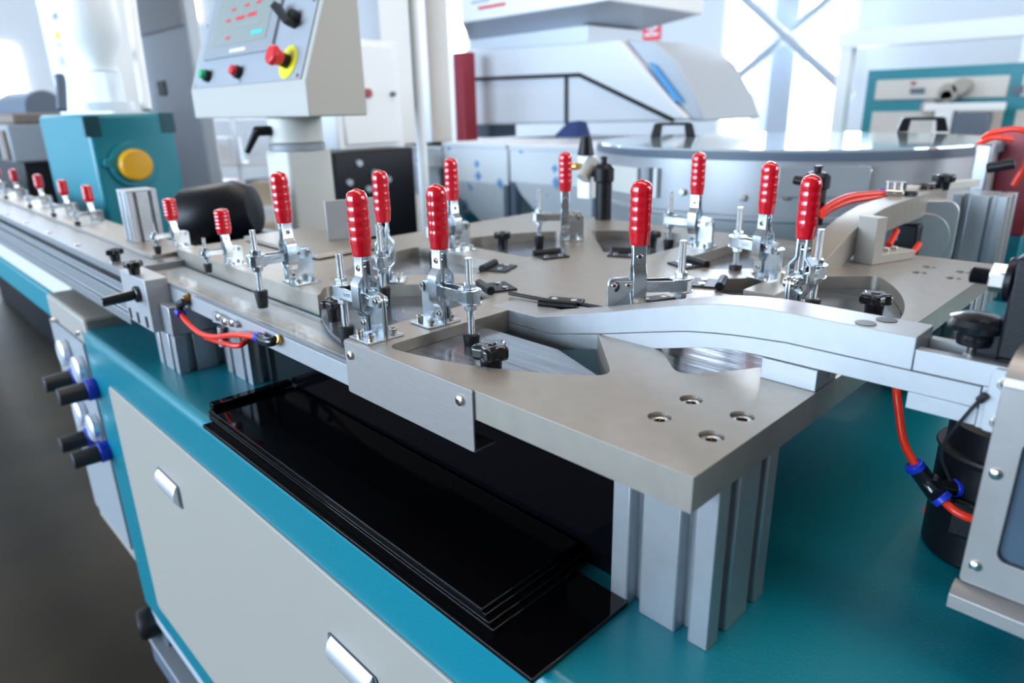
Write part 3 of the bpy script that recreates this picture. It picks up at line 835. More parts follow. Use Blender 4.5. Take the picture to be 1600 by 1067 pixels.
# =================================================================== TOGGLE CLAMPS
def make_clamp(name):
    """vertical toggle clamp; local +x = arm direction, origin = centre of the base on its seat"""
    t = bpy.data.objects.new(name, None)
    COL.objects.link(t)
    t.empty_display_size = 0.02
    TH = 0.0023
    for s in (-1, 1):
        body = [(-0.0165, 0.0), (-0.0165, 0.036), (-0.0158, 0.0395), (-0.0138, 0.0422), (-0.0105, 0.0436), (0.004, 0.0445), (0.0065, 0.0375), (0.010, 0.0300), (0.0165, 0.0245), (0.0165, 0.0)]
        y0, y1 = (0.0003, 0.0003 + TH) if s > 0 else (-0.0003 - TH, -0.0003)
        mb = MB().prism(body, y0, y1, 'y')
        f0, f1 = (0.0003, 0.0200) if s > 0 else (-0.0200, -0.0003)
        mb.prism(rrect(-0.0165, f0, 0.0165, f1, 0.0015), 0.0002, TH)
        half = mb.obj('side_bracket', 'zinc', t, bevel=0.0004)
        for bx in (-0.0095, 0.0095):
            c = MB().cyl((bx, s * 0.0122, TH), (bx, s * 0.0122, TH + 0.0055), 0.0037, seg=20)
            hd_ = c.obj('cap_screw', 'bright', t, bevel=0.0004)
            MB().cyl((bx, s * 0.0122, TH + 0.0054), (bx, s * 0.0122, TH + 0.0058), 0.0019, seg=6).obj('hex_socket', 'socket', hd_)
    # arm: bent U-bar
    yo, yi, w0 = 0.0080, 0.0052, TH
    outer_ = [(-0.0105, -yi), (0.016, -yi), (0.0215, -yo), (0.0585, -yo), (0.0635, -0.0045), (0.0647, 0.0), (0.0635, 0.0045), (0.0585, yo), (0.0215, yo), (0.016, yi), (-0.0105, yi)]
    inner_ = [(-0.0105, yi - w0), (0.0168, yi - w0), (0.0222, yo - w0), (0.0578, yo - w0), (0.0612, 0.0034), (0.0623, 0.0), (0.0612, -0.0034), (0.0578, -yo + w0), (0.0222, -yo + w0), (0.0168, -yi + w0), (-0.0105, -yi + w0)]
    zA0, zA1 = 0.0305, 0.0412
    arm_ = MB().prism(outer_ + inner_, zA0, zA1).obj('arm', 'zinc', t, bevel=0.0004)
    for s in (-1, 1):                  # rounded rear eyes of the arm
        MB().cyl((-0.0105, s * (yi - w0), 0.03585), (-0.0105, s * yi, 0.03585), 0.0054, seg=24).obj('arm_eye', 'zinc', arm_)
    # stamped mark on the arm side
    mb = MB()
    x = 0.0275
    for k in range(6):
        hgt = 0.0036 if k != 4 else 0.0020
        for sy in (-1, 1):
            q = Matrix.Rotation(0.25, 3, 'Y')
            mb.box((x - 0.0004, sy * 0.0080 - 0.0002, 0.0345), (x + 0.0004, sy * 0.0080 + 0.0002, 0.0345 + hgt), q)
            if k % 2 == 0:
                mb.box((x - 0.0003, sy * 0.0080 - 0.0002, 0.0345 + hgt - 0.0006), (x + 0.0014, sy * 0.0080 + 0.0002, 0.0345 + hgt))
        x += 0.0021
    st = mb.obj('stamped_mark', 'bright', t)
    st['kind'] = 'stuff'
    # lever: two joggled straps and the red grip
    for s in (-1, 1):
        path = [(s * 0.0042, 0.0055), (s * 0.0042, 0.0185), (s * 0.0060, 0.0215), (s * 0.0098, 0.0260), (s * 0.0103, 0.0285), (s * 0.0103, 0.0480), (s * 0.0098, 0.0505), (s * 0.0052, 0.0560), (s * 0.0042, 0.0585), (s * 0.0042, 0.0800)]
        MB().strip(path, 0.0065, 0.0191, TH).obj('lever_strap', 'zinc', t, bevel=0.0004)
    for s in (-1, 1):
        MB().box((0.0098, s * 0.0022 - 0.0011, 0.0300), (0.0158, s * 0.0022 + 0.0011, 0.0700)).obj('link_bar', 'zinc', t, bevel=0.0005)
    for nm, x, z, L in (('rivet', 0.0128, 0.0645, 0.0064), ('rivet', -0.0105, 0.0372, 0.0068), ('rivet', 0.0128, 0.0125, 0.0068), ('rivet', 0.0030, 0.0372, 0.0062)):
        mb = MB().cyl((x, -L, z), (x, L, z), 0.0030, seg=18)
        rv = mb.obj(nm, 'bright', t, bevel=0.0006)
        mb = MB()
        for s in (-1, 1):
            mb.cyl((x, s * L * 1.0, z), (x, s * (L + 0.0002), z), 0.0014, seg=6)
            ob = mb.obj('rivet_socket', 'socket', rv)
            mb = MB()
    prof = [(0.0, 0.0755), (0.0082, 0.0755), (0.0085, 0.0762), (0.0085, 0.0785), (0.0090, 0.0825)]
    for k in range(5):
        z0 = 0.0850 + k * 0.0088
        for j in range(6):
            tt = j / 6
            prof.append((0.00925 + 0.00045 * math.sin(PI * tt) - 0.00004 * k, z0 + 0.0088 * tt))
    prof += [(0.0090, 0.1292), (0.0084, 0.1312), (0.0068, 0.1330), (0.0040, 0.1342), (0.0026, 0.1346), (0.0022, 0.1353), (0.0, 0.1356)]
    MB().lathe([(r_, z) for r_, z in prof], (0.0128, 0, 0), seg=36, sx=1.06, sy=1.0).obj('grip', 'grip', t)
    # spindle, nuts, washers, rubber tip
    xs = 0.0540
    MB().cyl((xs, 0, -0.004), (xs, 0, 0.0815), 0.0034, seg=20).obj('spindle', 'thread', t, bevel=0.0004)
    for z in (0.0430, 0.0232):
        MB().cyl((xs, 0, z), (xs, 0, z + 0.0056), 0.0063, seg=6).obj('hex_nut', 'zinc', t, bevel=0.0005)
    for z, up in ((0.0412, 1), (0.0288, -1)):
        mb = MB().prism([(xs + 0.0115 * math.cos(a) * (1.0 if abs(math.cos(a)) > 0.5 else 0.8), 0.0105 * math.sin(a)) for a in [2 * PI * i / 24 for i in range(24)]], z, z + 0.0017)
        mb.obj('flange_washer', 'zinc', t, bevel=0.0004)
    MB().lathe([(0.0, -0.0108), (0.0056, -0.0108), (0.0061, -0.0100), (0.0079, 0.0066), (0.0079, 0.0098), (0.0066, 0.0108), (0.0, 0.0108)], (xs, 0, 0), seg=24).obj('rubber_tip', 'rubber', t)
    return t
proto = make_clamp('toggle_clamp')
CL = [
    (-0.350, 0.0235, 180, 'front-left red-handled toggle clamp beside the steel bracket, arm pointing left'),
    (-0.346, 0.0900, 0, 'red-handled toggle clamp second from the bracket, spindle over the front cover sheet'),
    (-0.2090, 0.2150, 45, 'red-handled toggle clamp in the middle behind the crest of the curved arm'),
    (-0.0960, 0.3360, 92, 'rightmost large red-handled clamp behind the curved arm, above the right opening'),
    (-0.5250, 0.1600, -42, 'red-handled clamp just behind the front-left clamp, arm toward the viewer'),
    (-0.6050, 0.3450, -88, 'red-handled clamp at the left rear by the wrapped bins'),
    (-0.5350, 0.5200, 222, 'red-handled clamp at the back of the plate, left of the drum'),
    (-0.3450, 0.5880, 184, 'red-handled clamp at the back of the plate in front of the drum'),
    (-0.1850, 0.4700, 162, 'red-handled clamp at the right rear beside the far curved arm'),
    (-0.6070, 0.0850, -90, 'large red-handled clamp at the left with its spindle on the channel strip'),
]
for i, (x, y, a, lb) in enumerate(CL):
    o = proto if i == 0 else copy_tree(proto)
    o.location = (x, y, 0.0)
    o.rotation_euler.z = math.radians(a)
    if i in (0, 9):
        for chd in o.children:
            nm = chd.name.split('.')[0]
            if nm == 'rubber_tip':
                chd.location.z = -0.0108
            if nm == 'spindle':
                chd.location.z = -0.0095
    if i in (2, 4, 5, 6, 7, 8, 3):
        for chd in o.children:
            if chd.name.split('.')[0] == 'rubber_tip':
                chd.location.z = -0.0040
            if chd.name.split('.')[0] == 'spindle':
                chd.location.z = -0.003
    tag(o, lb, 'toggle clamp', 'red-handled toggle clamps on the star plate')
# smaller clamps along the rail
SM = [(-0.785, 0.078, 'small red-handled clamp nearest the star plate, by the channel'), (-0.985, 0.078, 'small red-handled clamp beside the aluminium post'),
      (-1.46, 0.078, 'small red-handled clamp on the rail just left of the post'), (-1.66, 0.078, 'small red-handled clamp on the rail, second left of the post'),
      (-1.90, 0.078, 'small red-handled clamp on the rail, third left of the post'), (-2.20, 0.078, 'small red-handled clamp on the rail, fourth left of the post'),
      (-2.46, 0.078, 'small red-handled clamp on the rail at the left edge of the picture')]
for i, (x, y, lb) in enumerate(SM):
    o = copy_tree(proto)
    o.location = (x, y, -0.008 if i > 1 else -0.0005)
    o.scale = (0.72, 0.8, 0.58)
    for chd in o.children:
        if chd.name.split('.')[0] == 'rubber_tip':
            chd.location.z = 0.0005
        if chd.name.split('.')[0] == 'grip':
            chd.scale = (1.38, 1.30, 1.0)
            chd.location.x = -0.0128 * 0.38
    o.rotation_euler.z = math.radians(-90)
    tag(o, lb, 'toggle clamp', 'small red-handled clamps along the rail')

# =================================================================== PNEUMATIC TUBES AND FITTINGS
def fitting(name, label, path, rings, r=0.0045, m='blackgloss', group=None):
    t = thing(name, label, 'fitting', path[0], 0, group)
    inv(MB().tube(path, r, seg=16, sub=4).obj('body', m), t)
    for a, b_ in rings:
        inv(MB().cyl(a, b_, r * 1.22, seg=20).obj('release_ring', 'blue', bevel=0.0004), t)
    return t
# right: red tube dropping from the arm into a black Y-fitting
DF = 0.52
p0, p1, p2, p3 = P(1400, 598, 0.54), P(1404, 640, 0.535), P(1412, 690, 0.53), P(1431, 728, DF)
tag(MB().tube([P(1402, 575, 0.56), p0, p1, p2, p3], 0.0031).obj('air_tube', 'tube'), 'orange-red air tube dropping from under the curved arm', 'air tube', 'orange-red air tubes')
ya, yb, yc = P(1432, 730, DF), P(1470, 778, DF - 0.01), P(1487, 790, DF - 0.015)
yd = P(1494, 763, DF)
yf = thing('y_fitting', 'black Y-shaped push-in fitting with blue rings at the right', 'fitting', ya)
inv(MB().tube([ya, P(1448, 752, DF), P(1464, 774, DF - 0.005), yb], 0.0068, seg=18, sub=4).obj('body', 'blackgloss'), yf)
inv(MB().tube([P(1455, 760, DF), P(1475, 760, DF), yd], 0.0058, seg=18, sub=4).obj('branch', 'blackgloss'), yf)
for a, b_ in ((P(1427, 725, DF), P(1433, 733, DF)), (P(1468, 775, DF - 0.01), P(1476, 783, DF - 0.012)), (P(1490, 762, DF), P(1497, 762, DF))):
    inv(MB().cyl(a, b_, 0.0072, seg=20).obj('release_ring', 'blue', bevel=0.0005), yf)
inv(MB().cyl(P(1460, 752, DF - 0.006), P(1464, 742, DF - 0.006), 0.003, seg=12).obj('boss', 'blackgloss', bevel=0.0005), yf)
tag(MB().tube([P(1474, 782, DF - 0.012), P(1495, 800, DF - 0.02), P(1525, 812, DF - 0.025), P(1570, 816, DF - 0.02)], 0.0031).obj('air_tube', 'tube'),
    'orange-red air tube curving from the Y-fitting behind the guard box, lower one', 'air tube', 'orange-red air tubes')
tag(MB().tube([P(1495, 763, DF), P(1530, 762, DF), P(1580, 762, DF)], 0.0031).obj('air_tube', 'tube'),
    'short orange-red air tube leaving the Y-fitting straight to the right', 'air tube', 'orange-red air tubes')
tag(MB().tube([P(1446, 796, 0.57), P(1455, 800, 0.57), P(1480, 803, 0.575), P(1500, 800, 0.58)], 0.0032).obj('cable_end', 'red'),
    'red cable end with white wrap behind the Y-fitting', 'cable')
# left: red tube on the channel fascia
a0, a1 = Vector((-0.572, -0.006, -0.0362)), Vector((-0.548, -0.004, -0.036))
q = PY(430, 531, -0.004); q2 = PY(409, 530, -0.006)
ef = thing('elbow_fitting', 'black push-in elbow fitting with brass end on the channel side', 'fitting', q)
inv(MB().tube([PY(405, 527, -0.008), PY(413, 533, -0.010), PY(424, 534, -0.009), PY(432, 530, -0.004)], 0.0052, seg=16, sub=4).obj('body', 'blackgloss'), ef)
inv(MB().cyl(PY(431, 530, -0.006), PY(439, 531, 0.0), 0.0050, seg=12).obj('brass_nut', 'brass', bevel=0.0004), ef)
inv(MB().cyl(PY(402, 526, -0.008), PY(407, 528, -0.008), 0.0058, seg=18).obj('release_ring', 'blue', bevel=0.0004), ef)
tag(MB().tube([PY(283, 491, -0.012), PY(293, 504, -0.014), PY(312, 520, -0.016), PY(335, 526, -0.014), PY(370, 523, -0.012), PY(404, 527, -0.008)], 0.0033).obj('air_tube', 'tube'),
    'orange-red air tube looping along the channel side to the elbow fitting', 'air tube', 'orange-red air tubes')
tag(MB().tube([PY(322, 527, 0.006), PY(350, 536, -0.006), PY(372, 540, -0.004), PY(386, 532, 0.006)], 0.0035).obj('air_tube', 'tube'),
    'short orange-red air tube under the channel beside the little valve', 'air tube', 'orange-red air tubes')
vf = thing('elbow_fitting', 'black push-in fitting with brass end under the rail end block', 'fitting', PY(285, 480, -0.005))
inv(MB().tube([PY(283, 489, -0.012), PY(280, 478, -0.010), PY(290, 470, -0.006)], 0.0056, seg=16, sub=4).obj('body', 'blackgloss'), vf)
inv(MB().cyl(PY(288, 467, -0.006), PY(296, 463, 0.0), 0.0050, seg=12).obj('brass_nut', 'brass', bevel=0.0004), vf)
inv(MB().cyl(PY(279, 486, -0.012), PY(284, 491, -0.012), 0.0062, seg=18).obj('release_ring', 'blue', bevel=0.0004), vf)
# small sensor valve on the channel side
vv = thing('sensor_valve', 'small dark valve with silver screws on the channel side', 'valve', (-0.62, -0.004, -0.05))
pa, pb = PY(333, 486, -0.003), PY(373, 512, -0.003)
inv(MB().prism([(pa.x, pa.z), (pb.x, pa.z - 0.002), (pb.x, pb.z), (pa.x, pa.z - 0.014)], -0.006, 0.0, 'y').obj('plate', 'midgrey', bevel=0.001), vv)
for px, py in ((342, 496), (352, 503), (363, 505)):
    c = PY(px, py, -0.006)
    inv(MB().cyl((c.x, -0.0055, c.z), (c.x, -0.009, c.z), 0.0042, seg=14).obj('screw', 'bright', bevel=0.0005), vv)
inv(MB().cyl(PY(347, 510, -0.002), PY(350, 540, -0.002), 0.006, seg=14).obj('barrel', 'alu', bevel=0.0008), vv)

# =================================================================== BEHIND THE PLATE, RIGHT SIDE
Lb = thing('angle_bracket', 'small aluminium L bracket on the plate beside the far arm', 'bracket', (-0.118, 0.66, 0))
MB().prism([(-0.040, 0.0), (0.040, 0.0), (0.040, 0.012), (-0.022, 0.012), (-0.022, 0.060), (-0.040, 0.060)], -0.014, 0.014, 'y').obj('bracket', 'cream', Lb, bevel=0.001)
Lb.rotation_euler.z = math.radians(70)
for x in (0.002, 0.018):
    MB().cyl((x, 0, 0.012), (x, 0, 0.0165), 0.0042, seg=14).obj('screw', 'bright', Lb, bevel=0.0006)
tag(MB().tube([P(1338, 385, 0.93), P(1350, 388, 0.92), P(1356, 384, 0.93)], 0.008).obj('air_tube', 'tube'), 'orange-red tube end between the far arm and the L bracket', 'air tube', 'orange-red air tubes')
tag(MB().tube([P(1388, 383, 0.98), P(1395, 372, 0.99), P(1401, 360, 1.0)], 0.0045).obj('air_tube', 'tube'), 'short orange-red tube behind the L bracket, upper one', 'air tube', 'orange-red air tubes')
tag(MB().tube([P(1409, 404, 0.98), P(1424, 396, 0.98), P(1436, 382, 1.0)], 0.0045).obj('air_tube', 'tube'), 'short orange-red tube behind the L bracket, lower one', 'air tube', 'orange-red air tubes')
blk = corner_box(1395, 1436, 1450, 352, 412, 1.06)
tag(MB().box(*blk).obj('cylinder_block', 'blackmatte', bevel=0.003), 'black pneumatic block between the L bracket and the disc housing', 'pneumatic block')
# belt housing: rounded plates with discs
dh = P(1456, 350, 1.08)
hs = thing('belt_housing', 'grey rounded belt housing with large round discs at the right', 'housing', (dh.x, dh.y, ZT))
def uprof(w, z0, z1, rr):
    return rrect(-w / 2, z0, w / 2, z1, rr, 6)
hz = -ZT
MB().prism(uprof(0.080, hz - 0.055, hz + 0.050, 0.022), 0.0, 0.035, 'y').obj('front_plate', 'alu_light', hs, bevel=0.003)
MB().cyl((-0.012, -0.006, hz - 0.010), (-0.012, 0.0, hz - 0.010), 0.040, seg=40).obj('disc', 'alu_light', hs, bevel=0.001)
MB().prism(uprof(0.075, hz - 0.055, hz + 0.045, 0.02), 0.075, 0.095, 'y').obj('rear_plate', 'alu', hs, bevel=0.003)
MB().cyl((0.03, 0.068, hz - 0.010), (0.03, 0.075, hz - 0.010), 0.036, seg=40).obj('disc', 'alu', hs, bevel=0.001)
MB().box((-0.03, 0.0, 0), (0.03, 0.095, hz - 0.055)).obj('stand', 'midgrey', hs, bevel=0.002)
hs.rotation_euler.z = math.radians(40)
po = P(1525, 380, 1.22)
pt = thing('profile_post', 'tall slotted aluminium post behind the belt housing at the right', 'post', (po.x, po.y, ZT))
MB().prism(leg_outline(-0.04, -0.04), 0, 0.189).obj('profile', 'alu', pt, bevel=0.0008)
# valve cluster on the post
vc = P(1568, 262, 1.22)
vt = thing('valve_cluster', 'pneumatic valve cluster with red tubes at the upper right', 'valve', vc)
MB().box((-0.045, -0.015, -0.09), (-0.02, 0.015, 0.04)).obj('manifold', 'alu', vt, bevel=0.003)
MB().cyl((-0.02, -0.025, 0.0), (0.02, -0.025, 0.010), 0.009, seg=16).obj('valve_body', 'blackmatte', vt, bevel=0.002)
MB().tube([(-0.04, 0, 0.05), (-0.02, -0.01, 0.062), (0.02, -0.01, 0.064), (0.035, 0.0, 0.03), (0.02, 0.0, -0.03)], 0.005, sub=5).obj('tube', 'tube', vt)
MB().tube([(-0.045, 0, 0.04), (-0.02, -0.015, 0.052), (0.01, -0.015, 0.05)], 0.005, sub=5).obj('tube', 'tube', vt)
bp_ = corner_box(1470, 1556, 1640, 322, 470, 1.55, 0.05)
rp = thing('red_teal_post', 'dark red post with teal foot at the right behind the valves', 'post', (P(1578, 330, 1.42)))
c = P(1578, 330, 1.42)
inv(MB().box((c.x - 0.04, c.y, c.z - 0.05), (c.x + 0.03, c.y + 0.06, c.z + 0.16)).obj('red_part', 'darkred', bevel=0.003), rp)
inv(MB().box((c.x - 0.04, c.y, FLOOR), (c.x + 0.03, c.y + 0.06, c.z - 0.05)).obj('teal_part', 'teal_far', bevel=0.003), rp)
# brown-grey panel at the far right
c = P(1620, 300, 1.75)
tag(MB().box((c.x - 0.06, c.y, FLOOR), (c.x + 0.9, c.y + 0.1, c.z + 0.10)).obj('side_panel', 'brown', bevel=0.004), 'brown-grey machine panel at the right edge behind the red post', 'panel')

# =================================================================== ROUND FEEDER DRUM
DC = PZ(1224, 300, -0.10)
dd = ray(1226, 190); hd = Vector((dd.x, dd.y, 0)).normalized()
DCx, DCy = CAMP.x + hd.x * 1.86, CAMP.y + hd.y * 1.86
DR, DZ = 0.445, 0.112
dr = thing('feeder_drum', 'large round aluminium feeder drum with a glossy glass lid', 'drum', (DCx, DCy, ZT))
MB().lathe([(0, 0), (DR - 0.01, 0), (DR - 0.01, DZ - ZT - 0.135), (DR + 0.004, DZ - ZT - 0.130), (DR + 0.004, DZ - ZT - 0.122), (DR - 0.002, DZ - ZT - 0.120), (DR - 0.002, DZ - ZT - 0.016), (0, DZ - ZT - 0.016)], seg=128).obj('shell', 'drum', dr)
MB().lathe([(0, DZ - ZT - 0.0155), (DR + 0.006, DZ - ZT - 0.0155), (DR + 0.006, DZ - ZT - 0.002), (DR + 0.004, DZ - ZT), (0, DZ - ZT)], seg=128).obj('lid_rim', 'darkgrey', dr)
MB().lathe([(0, DZ - ZT + 0.0003), (DR + 0.001, DZ - ZT + 0.0003), (DR, DZ - ZT + 0.004), (0, DZ - ZT + 0.0042)], seg=128).obj('glass_lid', 'lid', dr)
def drum_handle(px, py):
    p = PZ(px, py, DZ + 0.004)
    a = hd.cross(Vector((0, 0, 1))).normalized()
    h = thing('lid_handle', 'black bar handle on the drum lid, %s one' % ('left' if px < 1200 else 'right'), 'handle', (p.x, p.y, DZ + 0.0045), math.atan2(a.y, a.x), 'drum lid handles')
    for s in (-1, 1):
        MB().prism([(s * 0.048 - 0.014, 0), (s * 0.048 + 0.014, 0), (s * 0.040 + 0.010, 0.036), (s * 0.040 - 0.012, 0.036)], -0.011, 0.011, 'y').obj('foot', 'blackmatte', h, bevel=0.002)
    MB().cyl((-0.045, 0, 0.034), (0.045, 0, 0.034), 0.004, seg=14).obj('bar', 'blackmatte', h)
drum_handle(1052, 214)
drum_handle(1440, 206)
def on_drum(ang, z0, z1, w, th, name, m, off=0.0):
    """thin plate bolted to the drum shell at an angle from the camera direction"""
    base = math.atan2(-hd.y, -hd.x) + math.radians(ang)
    o = MB().box((DR - 0.003, -w / 2, z0 - ZT), (DR + th, w / 2, z1 - ZT)).obj(name, m, dr, bevel=0.001)
    o.rotation_euler.z = base
    return o
on_drum(-46, 0.015, 0.072, 0.10, 0.004, 'cover_plate', 'warmgrey')
on_drum(-35.5, 0.014, 0.075, 0.012, 0.008, 'cover_plate', 'midgrey')
on_drum(-32.5, 0.014, 0.075, 0.010, 0.008, 'cover_plate', 'white')
on_drum(10, 0.030, 0.086, 0.16, 0.004, 'cover_plate', 'drum')
on_drum(18.5, 0.028, 0.088, 0.010, 0.008, 'cover_plate', 'midgrey')
for ang, z in ((-24, 0.03), (-8, 0.026), (2, 0.03), (3, 0.075), (20, 0.075), (34, 0.03)):
    base = math.atan2(-hd.y, -hd.x) + math.radians(ang)
    o = MB().cyl((DR - 0.003, 0, z - ZT), (DR + 0.006, 0, z - ZT), 0.007, seg=12).obj('bolt', 'bright', dr, bevel=0.001)
    o.rotation_euler.z = base
# black pneumatic standers in front of the drum
def stander(px, yt, yb, depth, r_, label):
    b_ = P(px, yb, depth); t_ = P(px, yt, depth)
    h = t_.z - b_.z
    t = thing('pneumatic_cylinder', label, 'cylinder', (b_.x, b_.y, b_.z), 0, 'black pneumatic cylinders')
    MB().lathe([(0, 0), (r_, 0), (r_, h * 0.60), (r_ * 1.25, h * 0.63), (r_ * 1.25, h * 0.82), (r_ * 0.9, h * 0.88), (r_ * 0.35, h * 0.90), (r_ * 0.35, h * 0.96), (r_ * 0.5, h * 0.97), (r_ * 0.3, h)], seg=24).obj('barrel', 'blackmatte', t)
    MB().cyl((-r_ * 1.2, 0, h * 0.72), (-r_ * 2.2, 0, h * 0.74), r_ * 0.45, seg=14).obj('port', 'blackmatte', t, bevel=0.001)
    return t
stander(942, 242, 345, 1.28, 0.015, 'black pneumatic cylinder left in front of the drum')
stander(1268, 256, 350, 1.02, 0.015, 'black pneumatic cylinder behind the right-hand red handles')
fv = P(915, 260, 1.28)
fo = thing('fitting_cluster', 'cluster of black and white fittings left of the drum', 'fitting', fv)
MB().cyl((0, 0, 0.02), (0, 0, 0.055), 0.016, 0.010, seg=14).obj('black_knob', 'blackmatte', fo, bevel=0.002)
MB().cyl((0.01, -0.02, -0.02), (0.01, 0.01, 0.01), 0.013, seg=14).obj('white_fitting', 'cream', fo, bevel=0.002)
MB().cyl((-0.03, -0.01, 0.0), (-0.01, -0.01, 0.0), 0.007, seg=12).obj('brass_fitting', 'brass', fo, bevel=0.001)
MB().box((-0.02, 0.0, -0.06), (0.01, 0.02, 0.02)).obj('body', 'white', fo, bevel=0.002)
# red tubes, fittings and black knobs in front of the drum on the right
for i, off in enumerate((0.0, 0.010)):
    tag(MB().tube([P(1285, 330 + i * 7, 0.98), P(1300, 318 + i * 8, 1.0), P(1330, 306 + i * 8, 1.02), P(1383, 301 + i * 5, 1.05)], 0.0043).obj('air_tube', 'tube'),
        'orange-red air tube in front of the drum leading to the fitting row, %s one' % ('upper' if i == 0 else 'lower'), 'air tube', 'orange-red air tubes')
fr_ = P(1398, 302, 1.05)
fw_ = thing('fitting_row', 'row of blue-ringed silver fittings in front of the drum', 'fitting', fr_)
for k in range(3):
    MB().cyl((-0.022 + k * 0.012, -0.01, 0.0), (-0.010 + k * 0.012, -0.006, 0.0), 0.007, seg=14).obj('release_ring' if k < 1 else 'coupling', 'blue' if k < 1 else 'bright', fw_, bevel=0.001)
    MB().cyl((-0.010 + k * 0.010, 0, 0.0), (-0.010 + k * 0.010, 0, 0.018), 0.005, seg=12).obj('adjust_screw', 'bright', fw_, bevel=0.001)
MB().box((-0.02, 0.0, -0.012), (0.028, 0.016, 0.004)).obj('block', 'blackmatte', fw_, bevel=0.002)
for px, py, lb in ((1440, 300, 'black star knob right of the fitting row, near one'), (1474, 285, 'black star knob right of the fitting row, far one')):
    p = P(px, py, 1.12)
    star_knob((p.x, p.y, p.z - 0.012), lb, 0.018, 0.013, 0.012)
# bar along the drum
p, q = P(1400, 312, 1.10), P(1530, 272, 1.18)
tag(MB().box((-0.10, -0.008, -0.006), (0.10, 0.008, 0.006)).obj('guide_bar', 'warmgrey', bevel=0.001, loc=(p + q) / 2, rotz=math.atan2(q.y - p.y, q.x - p.x)), 'grey guide bar lying in front of the drum at the right', 'bar')

# flat metal sheets on the left rear of the plate
c = PZ(470, 385, 0.004)
tag(MB().box((-0.12, -0.05, 0), (0.12, 0.07, 0.006)).obj('sheet_metal_tray', 'plate', bevel=0.0006, loc=(-0.83, 0.215, 0.002)), 'flat grey metal slab on the left rear of the plate', 'slab')
a = PZ(462, 372, 0.01)
tag(MB().box((0, 0, 0), (0.003, 0.085, 0.062)).obj('metal_flag', 'alu_light', bevel=0.0008, loc=(-0.80, 0.235, 0.008), rotz=math.radians(-18)), 'small upright pale sheet-metal flag behind the left clamp', 'sheet metal')

# =================================================================== BACKGROUND MACHINES
# control box on its post
lo, hi = corner_box(290, 463, 567, 0, 183, 1.20)
W, D_ = hi.x - lo.x, hi.y - lo.y
cb = thing('control_box', 'cream control box with screen, push buttons and emergency stop on a grey post', 'control box', (hi.x, lo.y, lo.z))
sl_ = [(0, 0), (0, 0.062), (0.105, 0.330), (D_, 0.345), (D_, 0.0)]
MB().prism(sl_, -W, 0, 'x').obj('housing', 'boxcream', cb, bevel=0.003)
pn = Vector((0, 0.105, 0.268)).normalized()          # up the panel
nrm = Vector((0, -0.268, 0.105)).normalized()        # out of the panel
def on_panel(u, v, h=0.0):
    return Vector((-W + u * W, 0, 0.062)) + pn * v + nrm * h
def panel_box(u0, u1, v0, v1, h0, h1, name, m, parent=None):
    return MB().hull([on_panel(u, v, h) for u in (u0, u1) for v in (v0, v1) for h in (h0, h1)]).obj(name, m, parent or cb)
panel_box(0.03, 0.97, 0.004, 0.283, 0.0, 0.0025, 'face_panel', 'panelgrey')
panel_box(0.10, 0.72, 0.066, 0.270, 0.0025, 0.008, 'screen_bezel', 'midgrey')
scr = panel_box(0.17, 0.66, 0.092, 0.255, 0.008, 0.009, 'screen', 'screen')
for u0, u1, v0, v1, m in ((0.36, 0.44, 0.142, 0.150, 'screen_red'), (0.46, 0.54, 0.144, 0.152, 'screen_red'), (0.27, 0.31, 0.142, 0.149, 'screen_red'),
                          (0.30, 0.34, 0.103, 0.110, 'screen_red'), (0.53, 0.62, 0.104, 0.112, 'screen_cyan'), (0.30, 0.34, 0.165, 0.171, 'screen_red'),
                          (0.42, 0.46, 0.168, 0.174, 'screen_red'), (0.52, 0.56, 0.168, 0.174, 'screen_red'), (0.36, 0.58, 0.126, 0.131, 'midgrey'), (0.26, 0.30, 0.122, 0.127, 'midgrey')):
    panel_box(u0, u1, v0, v1, 0.009, 0.0094, 'screen_mark', m, scr)
panel_box(0.36, 0.50, 0.074, 0.080, 0.008, 0.0085, 'name_strip', 'white')
def button(u, v, m, lb):
    bc = MB().cyl(on_panel(u, v, 0.002), on_panel(u, v, 0.014), 0.0135, seg=20).obj('button_collar', 'blackmatte', cb, bevel=0.001)
    MB().cyl(on_panel(u, v, 0.014), on_panel(u, v, 0.024), 0.0105, seg=20).obj(lb, m, bc, bevel=0.0015)
button(0.185, 0.028, 'green', 'green_button')
button(0.48, 0.028, 'red', 'red_button')
MB().cyl(on_panel(0.86, 0.038, 0.0025), on_panel(0.86, 0.038, 0.0045), 0.032, seg=32).obj('emergency_ring', 'estop_yellow', cb)
MB().cyl(on_panel(0.86, 0.038, 0.0045), on_panel(0.86, 0.038, 0.018), 0.013, seg=20).obj('stop_stem', 'blackmatte', cb)
MB().cyl(on_panel(0.86, 0.038, 0.018), on_panel(0.86, 0.038, 0.030), 0.013, 0.016, seg=24).obj('stop_neck', 'red', cb)
MB().cyl(on_panel(0.86, 0.038, 0.030), on_panel(0.86, 0.038, 0.042), 0.0195, 0.0175, seg=24).obj('stop_button', 'red', cb, bevel=0.003)
MB().cyl(on_panel(0.85, 0.118, 0.0025), on_panel(0.85, 0.118, 0.018), 0.0165, seg=20).obj('selector_base', 'blackmatte', cb, bevel=0.001)
MB().hull([on_panel(0.85 + du, 0.118 + dv, h) for du, dv in ((-0.12, 0.022), (-0.09, 0.030), (0.05, -0.014), (0.02, -0.020)) for h in (0.018, 0.030)]).obj('selector_lever', 'blackmatte', cb)
for u, v in ((0.05, 0.010), (0.5, 0.010), (0.95, 0.010), (0.05, 0.15), (0.95, 0.15)):
    MB().cyl(on_panel(u, v, 0.0025), on_panel(u, v, 0.0045), 0.004, seg=10).obj('panel_screw', 'bright', cb)
zc = ZT - lo.z
